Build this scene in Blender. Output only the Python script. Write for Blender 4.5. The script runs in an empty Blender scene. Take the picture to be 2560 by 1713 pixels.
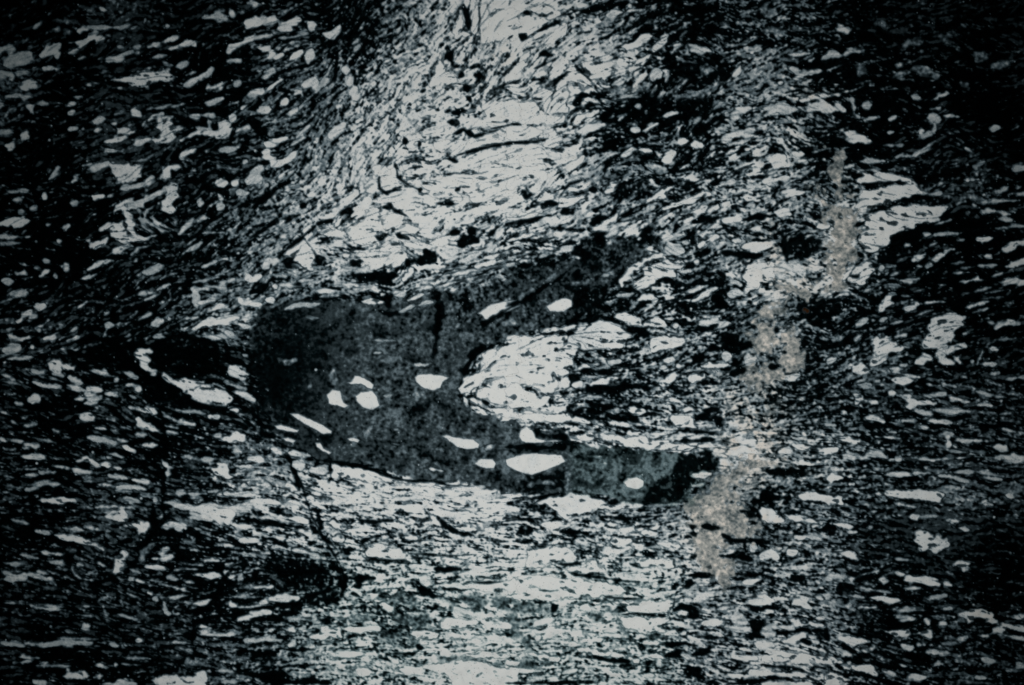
import bpy, math, random
import numpy as np

# ----------------------------------------------------------------------------
# camera, world, lamps, exposure
# ----------------------------------------------------------------------------
sc = bpy.context.scene
C = sc.collection
W, H = 2560.0, 1713.0                 # working units over the framed piece of rock
FW = 0.60                             # framed width in metres
U = FW / W
CAMD = 1.25

cam_d = bpy.data.cameras.new("camera")
cam = bpy.data.objects.new("camera", cam_d)
C.objects.link(cam)
cam_d.sensor_width = 36.0
cam_d.lens = 36.0 * CAMD / FW
cam_d.clip_start = 0.01
cam_d.clip_end = 50.0
cam.location = (0, 0, CAMD)
cam.rotation_euler = (0, 0, 0)
sc.camera = cam

wd = bpy.data.worlds.new("World")
sc.world = wd
wd.use_nodes = True
bg = wd.node_tree.nodes["Background"]
bg.inputs[0].default_value = (0.10, 0.62, 0.75, 1)
bg.inputs[1].default_value = 0.045

def spot(name, loc, aim, power, cone, sx, sy, col, rad=0.05):
    d = bpy.data.lights.new(name, 'SPOT')
    d.energy = power
    d.spot_size = math.radians(cone)
    d.spot_blend = 1.0
    d.shadow_soft_size = rad
    d.color = col
    o = bpy.data.objects.new(name, d)
    C.objects.link(o)
    o.location = loc
    v = [aim[i] - loc[i] for i in range(3)]
    o.rotation_euler = (math.atan2(v[1], -v[2]) if abs(v[1]) > 1e-6 else 0,
                        math.atan2(-v[0], math.hypot(v[1], v[2])), 0)
    o.scale = (sx, sy, 1)
    return o

# two copy-stand lamps beside the camera, their soft cones narrower than the picture
spot("copy_lamp", (0.12, 0.10, 1.05), (0.015, 0.015, 0), 20.5, 44, 1.0, 1.0, (1.0, 0.985, 0.96))
spot("copy_lamp", (-0.12, -0.12, 1.05), (-0.01, -0.085, 0), 20.5, 44, 1.0, 1.0, (1.0, 1.0, 0.98))

sc.view_settings.view_transform = 'Standard'
sc.view_settings.look = 'None'
sc.view_settings.exposure = 0
sc.view_settings.gamma = 1
sc.view_settings.use_curve_mapping = False
sc.render.engine = 'CYCLES'

# ----------------------------------------------------------------------------
# the mapped fabric of the rock.  Sixteen map sheets; coordinates of a sheet run
# 0..2344 by 0..1568.  P pale clasts, L pale slivers (x y x y .. width),
# D dark seams, Q dark patches, V tan vein, F faint slivers,
# d share of pale fabric, g greyness of the fabric
# ----------------------------------------------------------------------------
S = {}
S[0,0] = dict(d="011001 310011 211012 111112", g="111111 211112 211112 211122",
P="""960 740 1050 705 1090 715 1180 690 1250 660 1310 640 1370 618 1430 640 1540 635 1590 695 1570 730 1500 750 1460 735 1400 770 1380 795 1270 815 1200 790 1165 755 1110 745 1000 745
1400 1130 1500 1075 1585 1065 1570 1110 1600 1145 1675 1145 1620 1190 1600 1245 1540 1290 1380 1330 1420 1295 1500 1270 1450 1240 1470 1190 1400 1145
1640 1280 1740 1220 1850 1195 1960 1205 2000 1170 1995 1120 2090 1100 2130 1160 2060 1280 1960 1250 1850 1225 1730 1255""",
L="""1030 1130 1080 1180 1150 1215 1290 1210 55;690 410 780 380 850 330 950 350 75;700 290 800 260 50;790 245 1090 250 35;1080 265 1190 220 35;1190 265 1270 235 35;960 310 1020 340 40;350 510 450 460 550 390 110;480 420 540 560 60;0 480 60 440 150 450 90;20 600 150 560 300 480 130;0 700 130 660 260 660 70;100 600 110 760 60;190 820 320 750 80;380 620 520 630 60;300 260 400 180 50;0 900 150 890 300 890 60;360 950 460 940 60;240 950 300 1030 70;0 980 50 970 50;620 490 710 450 35;710 540 780 515 25;970 560 1060 530 1200 475 55;1210 430 1280 410 40;1070 420 1130 440 30;1330 450 1430 400 1620 335 55;1550 450 1650 400 1800 380 60;1740 370 1790 420 50;1390 530 1520 495 28;1480 560 1570 590 35;1610 610 1720 570 50;1670 790 1800 720 1950 630 50;1690 690 1800 650 30;1880 810 1980 790 2060 750 55;1870 940 1960 910 2050 900 45;1860 160 1940 150 2090 170 90;1950 110 2060 90 30;2100 70 2130 160 40;2080 460 2200 390 2340 310 80;2230 210 2344 200 90;2250 20 2344 40 70;2060 540 2210 560 50;2130 780 2200 740 50;2250 870 2344 840 45;900 60 980 95 50;1060 90 1075 30 25;1310 220 1330 160 28;1510 240 1550 230 45;910 670 1010 655 35;1020 800 1120 810 45;790 780 840 785 40;590 980 690 940 30;610 1030 690 1030 60;650 885 760 885 35;1340 1000 1480 985 1560 950 25;1560 985 1710 940 30;1200 1000 1280 1060 65;1340 1110 1400 1060 1500 1030 50;1300 1150 1340 1090 22;860 1110 960 1090 60;1040 1050 1140 1020 30;610 1180 720 1175 50;740 1180 780 1180 30;870 1200 940 1180 35;950 1310 1040 1280 1150 1280 1340 1290 60;910 1400 1000 1380 1070 1375 55;660 1330 780 1290 20;1200 1480 1330 1460 1440 1390 32;780 1560 880 1530 990 1475 60;750 1520 840 1500 40;1640 1450 1720 1400 1800 1360 55;1720 1060 1830 1065 40;1850 1060 2030 1070 50;1900 1080 1920 1180 45;1800 1170 1940 1180 30;2100 1060 2150 1090 80;2200 1000 2260 960 40;2150 1210 2290 1150 50;1990 1370 2160 1360 45;2220 1500 2260 1460 50;1470 1568 1560 1530 1650 1530 90;1150 1560 1300 1568 40;40 1340 130 1350 60;180 1240 270 1250 80;0 1220 120 1215 45;0 1130 60 1150 40""",
F="""0 600 100 550 20;540 190 700 210 60;500 270 640 290 50;800 100 870 95 25;790 190 860 195 22""")
S[1,0] = dict(d="322467 334676 336767 346778", g="124542 145653 256642 246421",
P="""1600 660 1690 500 1740 640 1850 700 1800 780 1700 870 1600 780
1800 230 1890 100 1900 270 1960 330 1840 350
1950 180 2020 70 2120 20 2140 120 2060 300 2000 330 1950 250
2060 420 2040 330 2100 200 2200 100 2344 50 2344 330 2240 400
2050 920 2344 900 2344 1150 2100 1180 1960 1180 2090 1060
1600 1290 1800 1290 2344 1190 2344 1270 2000 1370 1800 1420 1650 1370
1290 1280 1500 1200 1560 1280 1400 1350
1080 1540 1180 1500 1260 1568 1050 1568
1950 1568 2100 1500 2344 1420 2344 1568""",
L="""30 180 190 180 110;200 260 300 230 420 180 90;480 200 540 280 70;630 310 700 330 770 230 60;0 340 180 325 50;200 345 330 340 480 310 35;230 420 330 385 480 370 40;20 440 160 460 70;120 530 290 500 75;300 560 370 500 430 450 80;440 510 540 510 110;230 640 350 560 30;370 690 450 650 540 590 25;60 710 180 650 50;100 820 250 720 45;0 840 70 800 60;410 790 500 770 560 720 100;540 850 620 750 700 590 45;620 800 690 700 50;300 820 390 830 430 880 60;230 960 290 900 90;250 1060 390 970 60;20 1010 160 1000 80;880 410 950 340 35;900 470 950 410 30;660 1270 740 1200 820 1130 60;370 1260 480 1150 35;290 1250 100 1340 90 1430 180 1510 280 1470 380 1380 70;310 1340 450 1260 30;1000 1180 1070 1010 60;820 700 900 800 930 950 90;780 640 870 640 90""",
D="""1770 1120 1870 1130 50;1790 1040 1890 990 60;1940 900 1970 930 60;1510 850 1560 820 40;1340 1290 1390 1300 60;1480 1330 1520 1330 60;850 560 900 580 60;1750 420 1780 520 1800 590 50;1860 700 1900 670 45;1960 620 2050 590 35;1900 50 1940 200 1960 290 45;1920 780 1940 850 50;2030 690 2080 700 40;1800 1230 1900 1190 2000 1250 2220 1190 35;1850 1420 2000 1370 2344 1300 28;1720 1450 1850 1480 40;2150 1180 2344 1130 12;860 860 900 850 50;1270 1500 1300 1550 35;2040 60 2050 180 2030 290 9;740 560 720 760 40;200 830 280 800 60;0 740 300 640 540 560 28;0 1080 80 1240 100""",
F="700 1540 900 1400 1250 1150 60;1150 950 1300 700 1450 350 60;1000 1180 1250 900 40")
S[2,0] = dict(d="754323 776434 763334 863445", g="124333 122322 112332 112332",
P="""0 620 130 560 300 330 500 230 490 350 180 450 160 600 60 720 0 800
150 690 360 620 330 700 200 730
380 820 520 600 600 580 760 790 650 830 560 740 520 780 510 1030 300 1040 160 860
620 560 900 560 950 640 860 770 720 740
0 1140 180 1140 270 1200 250 1290 0 1290
290 1270 380 1200 460 1240 450 1330 370 1370 300 1330
0 1330 150 1300 270 1350 310 1430 250 1568 0 1568
1050 640 1280 460 1400 280 1440 360 1330 470 1200 600 1080 700
150 90 300 40 470 140 350 190 200 110
0 900 200 930 330 1060 500 1060 480 1130 270 1150 0 1150""",
L="""500 1560 660 1430 100;1000 440 1150 400 1290 330 90;540 1130 800 1010 80;570 1220 850 1130 70;1270 740 1360 640 110;910 780 1030 750 60;1080 1180 1180 1180 70;1200 1200 1330 1130 40;1370 1070 1520 1040 50;1470 870 1540 790 1600 730 40;900 920 1050 890 1190 890 40;1120 980 1180 980 45;1200 1320 1380 1320 25;1370 1480 1500 1390 100;1000 1430 1100 1370 1270 1380 50;1460 500 1500 430 1600 400 50;1600 400 1750 450 1840 480 80;1950 1060 2200 980 80;1900 1310 2060 1220 2280 1190 60;1520 1310 1600 1290 80;1650 1320 1750 1330 70;2020 700 2100 600 60;1640 1150 1730 1080 30;1850 1000 1930 940 40;900 150 1020 110 70;1060 110 1220 90 30;1210 190 1290 165 30""",
F="820 840 1150 820 1220 780 1300 840 35;1480 900 1700 860 1850 800 50;1730 660 1850 640 60",
Q="""1430 600 1560 570 1720 580 1820 520 2020 520 2010 740 1750 810 1620 800 1600 720 1450 680
970 940 1200 880 1430 930 1700 880 1860 850 1830 1000 1650 1150 1400 1180 1200 1250 1080 1270 1100 1080 1000 1040
1040 1400 1240 1350 1390 1340 1370 1450 1200 1500""",
D="""840 1360 990 1300 120;600 140 800 60 1100 20 50;1400 40 1700 100 1900 60 90;1150 300 1300 230 70;1100 340 1250 290 60;100 120 190 110 60;60 320 130 350 70;540 1000 620 900 700 860 80;540 1020 780 950 50;820 840 930 830 50;800 1090 950 1010 60;580 600 650 680 740 780 25;370 800 440 720 510 660 30;180 640 300 590 400 540 22;180 730 300 720 35;180 900 280 915 30;460 1150 500 1160 60;660 1370 680 1430 50;0 1310 260 1300 22;230 300 400 220 40;250 490 350 500 40;1450 440 1420 540 1400 600 60;1650 1200 1800 1230 80;1620 330 1700 340 50;1760 240 1860 240 60;2250 360 2344 430 80;930 450 1050 420 25""")
S[3,0] = dict(d="320000 321111 441100 521110", g="432220 333422 333321 222221",
P="""400 860 600 850 800 820 620 890 500 920 300 930""",
L="""1470 930 1560 890 1660 860 55;760 900 790 1040 830 1070 45;860 970 950 960 80;870 1110 930 1090 1020 1080 35;1100 1110 1180 1060 40;1090 1220 1150 1210 25;1190 1220 1240 1218 18;1320 890 1380 900 50;1440 1080 1580 1100 110;1470 1010 1580 985 40;1520 1130 1530 1210 30;1600 1060 1740 1070 40;1380 1200 1430 1200 50;1400 1270 1530 1210 40;1050 1335 1240 1330 30;1150 1440 1320 1430 1430 1370 1560 1300 45;840 1475 960 1470 1060 1480 40;1250 1500 1350 1520 35;640 1190 760 1230 860 1260 960 1300 90;330 980 500 980 700 1010 90;480 550 570 510 660 510 70;690 490 790 480 910 490 70;610 260 750 280 80;180 500 280 500 390 490 35;370 570 430 530 40;240 720 340 680 490 660 60;210 600 270 690 60;10 760 60 760 50;90 755 140 755 45;930 560 1030 560 40;920 790 980 790 45;2040 1180 2130 1180 50;2210 1200 2310 1150 25;1870 1540 1990 1490 40;2220 1550 2344 1510 50;1800 1350 1870 1400 30;20 1480 180 1450 130;230 1400 340 1410 60;280 1500 370 1480 70;0 1000 120 990 280 1010 80;800 1560 1050 1560 25;700 1540 800 1500 30""",
F="""780 600 920 690 80;1240 430 1300 390 1400 400 60;1170 600 1270 590 40;1170 690 1290 660 35;1300 630 1450 650 1570 700 60;1740 760 1840 770 60;960 215 1000 215 35;1030 230 1080 230 50;1290 210 1320 215 40;0 80 90 120 80;0 270 160 290 60;1500 340 1680 330 30;2050 610 2200 580 40;1900 500 1980 520 30""",
D="""300 570 430 620 500 580 100;400 930 700 900 30;600 1300 800 1290 900 1400 100""")
S[0,1] = dict(d="111112 211123 211223 211234", g="111112 111123 111123 111123",
P="""1010 0 1310 0 1290 60 1200 90 1060 110 1040 40
1470 0 1590 0 1570 60 1490 70
1560 100 1640 90 1620 160 1620 230 1560 300 1620 340 1610 410 1530 400 1480 350 1480 280 1530 200 1530 150
900 510 1000 470 1120 460 1180 560 1330 630 1280 660 1130 670 1050 620 980 570 900 540
810 640 880 650 920 650 990 600 1000 690 880 745 830 700
970 780 1060 700 1200 660 1220 690 1100 740 1000 770
810 900 870 840 960 810 1040 820 960 860""",
L="""1130 330 1165 400 1200 520 1240 600 72;1230 590 1340 612 1440 585 42;1160 290 1300 290 1420 225 1520 160 70;1265 340 1280 410 1320 500 1400 560 1440 560 34;1430 305 1345 355 1320 430 1370 490 1480 540 1570 562 42;1432 370 1392 420 1440 470 1520 510 1600 540 32;1040 400 1085 325 1170 275 55;835 230 960 230 80;980 240 1090 230 35;1100 160 1180 140 50;1200 150 1320 140 1410 50 60;440 80 530 0 50;650 100 720 60 50;380 230 430 230 65;640 290 710 280 50;270 360 340 310 50;20 210 120 190 260 170 40;100 270 220 235 35;100 110 210 130 30;0 500 150 470 270 455 80;0 600 150 605 280 600 40;0 660 180 660 35;160 390 220 360 40;600 550 640 480 55;420 500 470 480 30;520 630 570 645 40;560 870 640 870 60;580 920 640 890 60;490 950 530 980 45;390 820 460 820 40;310 880 370 880 30;360 970 440 910 50;150 960 240 910 55;10 1000 110 1010 80;90 1120 250 1110 70;0 1220 110 1170 25;310 1240 430 1240 70;170 1400 220 1320 290 1270 50;270 1350 350 1310 30;320 1440 390 1420 460 1360 60;350 1470 380 1440 50;60 1460 110 1430 35;80 1530 300 1530 60;400 1540 520 1520 50;600 1560 740 1510 50;950 1520 990 1440 1020 1370 45;1060 1300 1110 1260 1150 1230 40;960 1320 1010 1290 25;640 1480 720 1430 40;710 1260 810 1190 30;740 990 850 960 930 920 35;1230 975 1320 920 30;1310 930 1400 900 1520 850 60;1200 770 1270 710 1400 680 35;1270 1140 1410 1110 45;1320 1190 1460 1130 28;1450 1090 1560 1035 25;1270 1370 1390 1300 35;1410 1410 1450 1370 1510 1380 90;1540 1360 1580 1350 40;1610 610 1690 530 1770 440 50;1790 460 1830 430 1900 430 35;1960 110 2090 110 80;2120 130 2200 60 80;2260 120 2300 50 2344 0 90;1660 770 1750 710 1860 660 45;1680 700 1800 620 30;1850 570 2050 560 25;1860 880 1980 830 2090 790 35;1640 870 1710 835 30;1770 1020 1880 1000 2010 970 30;1750 1090 1800 1080 1810 1260 70;1800 1080 2060 1060 2150 980 55;1830 1210 1980 1180 50;1890 1300 2070 1230 50;1770 1440 1870 1400 2060 1370 2200 1350 90;2130 1400 2290 1420 50;1800 1510 1960 1520 2150 1500 65;1800 290 1870 290 65;1980 330 2060 320 70;1990 200 2030 260 45;1620 1390 1700 1350 1820 1340 30;2160 190 2270 200 50;1140 1520 1210 1500 40;1410 1520 1520 1520 40;2250 1000 2300 950 90;2180 1200 2340 1190 70""")
S[1,1] = dict(d="466888 468875 445554 222222", g="563111 531123 544433 444444",
P="""1130 60 1280 0 1310 80 1400 130 1250 170 1180 190 1140 150
1320 0 1390 60 1530 100 1400 130 1330 80
1520 130 1650 60 1850 40 2200 0 2344 0 2344 210 2150 260 1980 280 1900 190 1870 280 1700 260 1590 220
1140 420 1230 370 1310 370 1420 480 1500 530 1450 580 1300 550 1180 540
820 540 980 430 1080 320 1140 320 1140 440 1170 540 1080 600 1250 600 1130 680 960 690 850 610
1130 720 1230 660 1450 640 1560 660 1750 560 1860 590 1700 680 1550 720 1400 700 1250 730
780 760 860 740 1000 770 1200 800 1300 720 1430 730 1310 870 1100 900 1000 850 870 790
210 770 330 680 380 600 460 640 540 760 520 900 440 920 400 850 330 800
560 560 700 510 800 560 820 630 720 620
2030 1300 2150 1220 2260 1190 2400 1180 2460 1180 2344 1240 2220 1320 2110 1380 2080 1330
960 1190 1080 1160 1180 1190 1180 1220 1080 1225 980 1210""",
L="""1340 1010 1390 960 1440 880 70;260 1270 350 1230 580 1215 40;450 1345 590 1345 30;1060 1550 1270 1550 28;1310 1280 1440 1240 1610 1195 45;1380 1190 1560 1120 35;1400 1110 1500 1080 1620 1060 40;1640 1060 1850 1010 2110 940 30;1570 990 1850 930 2344 830 40;1700 900 1960 870 30;1870 820 2000 760 2200 670 50;1980 870 2150 840 2344 800 70;1940 850 2344 700 35;1720 850 1840 780 35;2010 600 2060 530 2140 480 50;1650 750 1750 740 1830 730 45;380 1050 450 1060 30;200 1040 440 1060 30;530 1100 740 1090 40;780 1050 1010 1030 35;600 1160 760 1140 28;1230 1120 1380 1130 60;150 1040 190 1080 70;90 1180 180 1180 60;0 1210 60 1230 60;0 1010 60 960 60;60 900 130 800 60;150 870 220 810 60;390 1000 530 995 28;820 300 900 230 930 170 60;1010 190 1110 120 60;970 330 1040 240 80;640 680 800 680 30;0 100 60 60 80;30 220 110 110 50;190 110 260 10 40;460 220 540 200 50;330 250 400 180 30;800 880 930 890 1060 920 28""",
F="1470 1410 1540 1400 40;2270 1390 2344 1390 50;1790 1400 1880 1400 60",
D="""1480 850 1560 780 1660 830 120;1660 1100 1690 1300 1650 1480 1620 1560 80;1190 1110 1210 1250 60;1150 1300 1300 1310 50;850 830 960 830 70;260 850 380 830 60;1050 940 1200 970 1310 950 90;880 950 1100 970 60;1880 690 1900 620 2050 650 90;1780 560 1870 560 40;1930 560 2030 540 60;2110 600 2200 540 50;1150 320 1240 330 60;1240 340 1400 420 25;1090 600 1130 620 1200 580 35;1280 580 1400 620 40;800 650 880 700 1000 720 25;1640 290 1800 300 30;1280 0 1300 60 1400 130 1500 170 14;1130 40 1120 150 1210 215 22;1180 190 1330 170 14;1490 160 1520 170 40;1820 180 1870 160 30;0 1130 100 1040 160 960 60;780 380 900 370 60;560 480 700 450 40;550 770 600 850 60;1800 870 1900 860 40;1370 790 1400 870 45;2060 1430 2200 1350 2344 1250 30;590 620 660 625 25;400 330 450 300 60;1880 1150 1950 1270 90;0 350 150 200 300 100 60;0 620 200 450 400 400 40""")
S[2,1] = dict(d="753456 655554 223535 214543", g="112333 222334 433344 433344",
P="""0 0 310 0 310 60 200 100 0 170
130 150 200 90 270 110 260 180 150 190
190 260 300 180 410 210 370 270 250 290
420 330 450 250 560 200 690 210 680 240 600 280 520 340
830 190 900 110 990 80 930 190 860 220
1200 310 1290 220 1400 140 1490 130 1400 230 1280 290
1360 360 1500 290 1650 240 1750 170 1830 200 1700 280 1500 340
1540 400 1750 320 1900 290 1900 330 1740 390
0 430 100 370 200 390 320 340 200 430 50 450
0 640 100 570 290 560 120 620
250 630 400 560 520 550 400 610
380 670 500 600 620 560 520 640
1690 680 1720 630 1850 580 1910 600 1800 660 1720 700
960 1020 1050 890 1200 800 1380 740 1400 770 1250 830 1130 930 1000 1050
1150 1010 1200 900 1330 830 1560 810 1590 850 1500 900 1490 950 1350 1000 1180 1100 1090 1080
300 1240 400 1180 500 1155 550 1180 550 1240 480 1290 350 1280
930 1340 1040 1290 1140 1330 1190 1410 1060 1400
1200 1400 1330 1330 1420 1370 1390 1430 1250 1460
260 1480 400 1420 700 1380 950 1380 1040 1450 1080 1500 1000 1568 450 1568 560 1480 400 1490
2110 1000 2140 840 2344 840 2344 1000 2250 1080 2150 1130""",
L="""330 460 430 440 90;240 790 400 750 580 680 55;0 810 100 760 200 720 30;70 830 180 810 40;740 560 850 480 980 410 50;880 560 970 510 1100 460 45;1000 450 1110 420 25;820 960 940 945 45;940 1140 1110 1120 50;1170 1170 1340 1170 60;1540 1120 1660 1080 1790 1045 45;1650 1200 1750 1130 1880 1070 45;1970 1120 2100 1120 75;1400 700 1580 730 110;1660 830 1720 830 70;1510 915 1640 920 35;1620 1330 1700 1300 40;1740 1320 1910 1330 45;1700 1410 1880 1390 2010 1390 60;1900 110 2050 90 50;1470 1420 1530 1410 80;1270 1545 1600 1540 40;1650 1540 1830 1480 35;1350 610 1450 600 60;2010 640 2100 640 50;2140 540 2300 500 60;2150 320 2230 300 40;1780 530 1900 490 35;1920 450 2100 440 60;2100 700 2344 660 70""",
Q="""950 240 960 110 1100 100 1250 90 1300 190 1150 250 1000 250
1500 60 1640 40 1700 130 1550 160 1500 130
1020 350 1190 300 1190 390 1080 380
450 1050 750 1050 900 1040 830 1190 700 1240 550 1270 560 1100
560 750 640 640 700 640 830 610 900 640 800 760 650 840
950 620 1100 560 1250 500 1320 550 1290 700 1200 700
1850 1050 1880 900 1960 900 2020 1000 1960 1250 1830 1250""",
D="""90 220 190 220 70;170 320 400 290 60;440 380 570 380 60;720 480 860 410 70;0 480 150 460 280 420 30;430 240 520 120 700 70 25;700 170 780 180 60;850 560 760 620 70;0 1240 130 1160 300 1060 450 970 530 900 35;540 950 650 990 80;900 1060 1000 940 1060 890 28;1000 1090 1110 1100 22;1620 560 1680 680 90;1650 460 1900 430 60;1560 1180 1650 1120 50;1660 760 1800 740 80;1900 750 2300 780 50;2080 300 2250 290 40;2100 450 2344 400 50;1810 110 1870 120 40;2150 50 2344 60 40;820 1330 950 1370 1070 1430 22;510 1470 600 1450 30;1080 1460 1250 1500 60;1680 1450 1850 1440 50;1930 1500 2080 1560 100;1850 1150 1950 1250 90""",
F="0 1200 120 1118 280 1025 440 935 520 865 12;560 1020 700 1010 900 1000 14",
V="2270 1568 2300 1430 2344 1330 2344 1568")
S[3,1] = dict(d="445322 455212 663122 432111", g="433343 533111 442111 532111",
V="""610 -120 650 -120 680 0 700 120 690 180 720 230 680 280 740 360 790 430 820 560 820 690 780 790 730 880 700 960 690 1040 600 1110 500 1130 380 1140 300 1130 200 1150 130 1190 90 1250 40 1330 -40 1420 -60 1300 60 1170 130 1110 70 1060 100 1040 230 1050 290 1090 400 1100 550 1070 560 1000 590 880 530 840 530 760 590 690 570 580 590 490 550 380 620 320 640 260 650 180 620 80
-60 1400 40 1300 110 1240 130 1300 60 1420 110 1500 200 1640 -60 1640 -60 1500
440 190 500 220 520 340 470 340 440 260""",
P="""1420 1550 1480 1480 1460 1400 1500 1350 1640 1300 1730 1300 1820 1330 1760 1370 1790 1420 1710 1480 1640 1568 1420 1580
1300 820 1350 770 1440 740 1460 770 1400 810 1330 840
1510 820 1540 770 1600 740 1620 715 1730 710 1640 740 1600 790 1530 830
2150 740 2160 680 2230 650 2344 640 2344 660 2260 680 2260 720 2200 740
2130 880 2200 860 2344 770 2344 840 2250 880
1760 1010 1850 985 1920 960 1990 1000 1950 1020 1820 1020
1010 1310 1020 1220 1070 1170 1100 1100 1140 1090 1210 1140 1140 1150 1150 1210 1080 1260
830 360 820 260 870 190 1050 140 1200 120 1330 100 1400 200 1220 250 1000 300 930 350
880 420 1000 370 1200 310 1440 310 1640 330 1560 440 1400 490 1200 540 1130 590 1100 660 1000 730 960 780 850 700 830 600 900 540 880 470
800 80 870 20 1000 10 1200 30 1300 70 1300 110 1100 90 950 100 850 140
730 1010 800 880 900 830 980 880 950 960 870 1060 780 1040""",
L="""1200 1005 1290 1000 1390 980 38;1120 960 1200 920 40;1010 900 1070 890 60;1020 1060 1040 1070 50;1430 880 1510 860 35;1360 870 1420 880 22;1240 680 1310 680 40;1480 680 1550 655 28;1720 640 1800 625 35;1520 590 1640 560 1740 570 30;1410 570 1480 580 35;1900 630 2040 620 60;1980 780 2050 800 40;1680 850 1790 830 18;1760 890 1900 875 25;1920 870 2100 860 30;1680 940 1780 925 20;2060 960 2150 930 25;1950 360 2100 370 2220 400 40;2100 440 2250 440 40;2090 520 2344 500 35;2050 190 2130 180 2200 140 40;2200 210 2344 210 35;1810 90 1930 80 70;1940 40 2000 20 30;1950 290 2280 270 40;1380 200 1500 210 1690 210 40;1590 150 1620 130 25;1530 490 1680 445 18;1450 1200 1630 1200 30;1250 1250 1310 1250 1390 1220 60;1320 1105 1440 1080 22;1220 1140 1320 1150 25;870 1110 940 1080 25;1330 1330 1520 1270 22;1500 1310 1620 1290 20;1800 1250 2030 1190 40;1870 1300 2030 1250 25;1950 1170 2150 1150 25;1850 1115 2050 1060 30;1990 1120 2220 1080 20;2100 1020 2344 1000 50;2070 1450 2140 1410 2250 1380 50;2240 1420 2320 1400 35;2010 1380 2070 1400 35;1120 1400 1240 1375 35;1030 1370 1100 1340 35;1160 1520 1290 1490 50;1310 1530 1410 1530 30;1780 1490 1880 1450 40;790 1560 860 1500 50;2110 1545 2270 1530 25;800 1440 900 1350 60;100 230 230 210 330 190 70;430 520 570 500 60;80 370 220 400 70;0 100 200 60 80;0 920 200 880 500 880 80""",
F="1750 250 1930 240 80",
Q="""920 370 1050 300 1230 240 1400 200 1580 230 1640 300 1300 300 1050 350
1120 600 1250 530 1560 440 1640 360 2000 480 1500 640 1250 780 1050 900 980 1000 950 780
120 1190 200 1150 300 1130 500 1150 650 1170 700 1250 600 1350 650 1400 500 1440 370 1380 370 1290 220 1260
150 600 520 620 480 700 380 790 200 830 110 760 100 660
1290 0 1900 0 1850 80 1550 130 1350 100
700 100 780 90 760 180 700 180""",
D="""860 120 1000 110 1150 110 25;780 40 890 40 30;750 960 830 970 25;810 500 890 480 40;820 740 870 780 30;400 370 480 420 40""")
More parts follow.
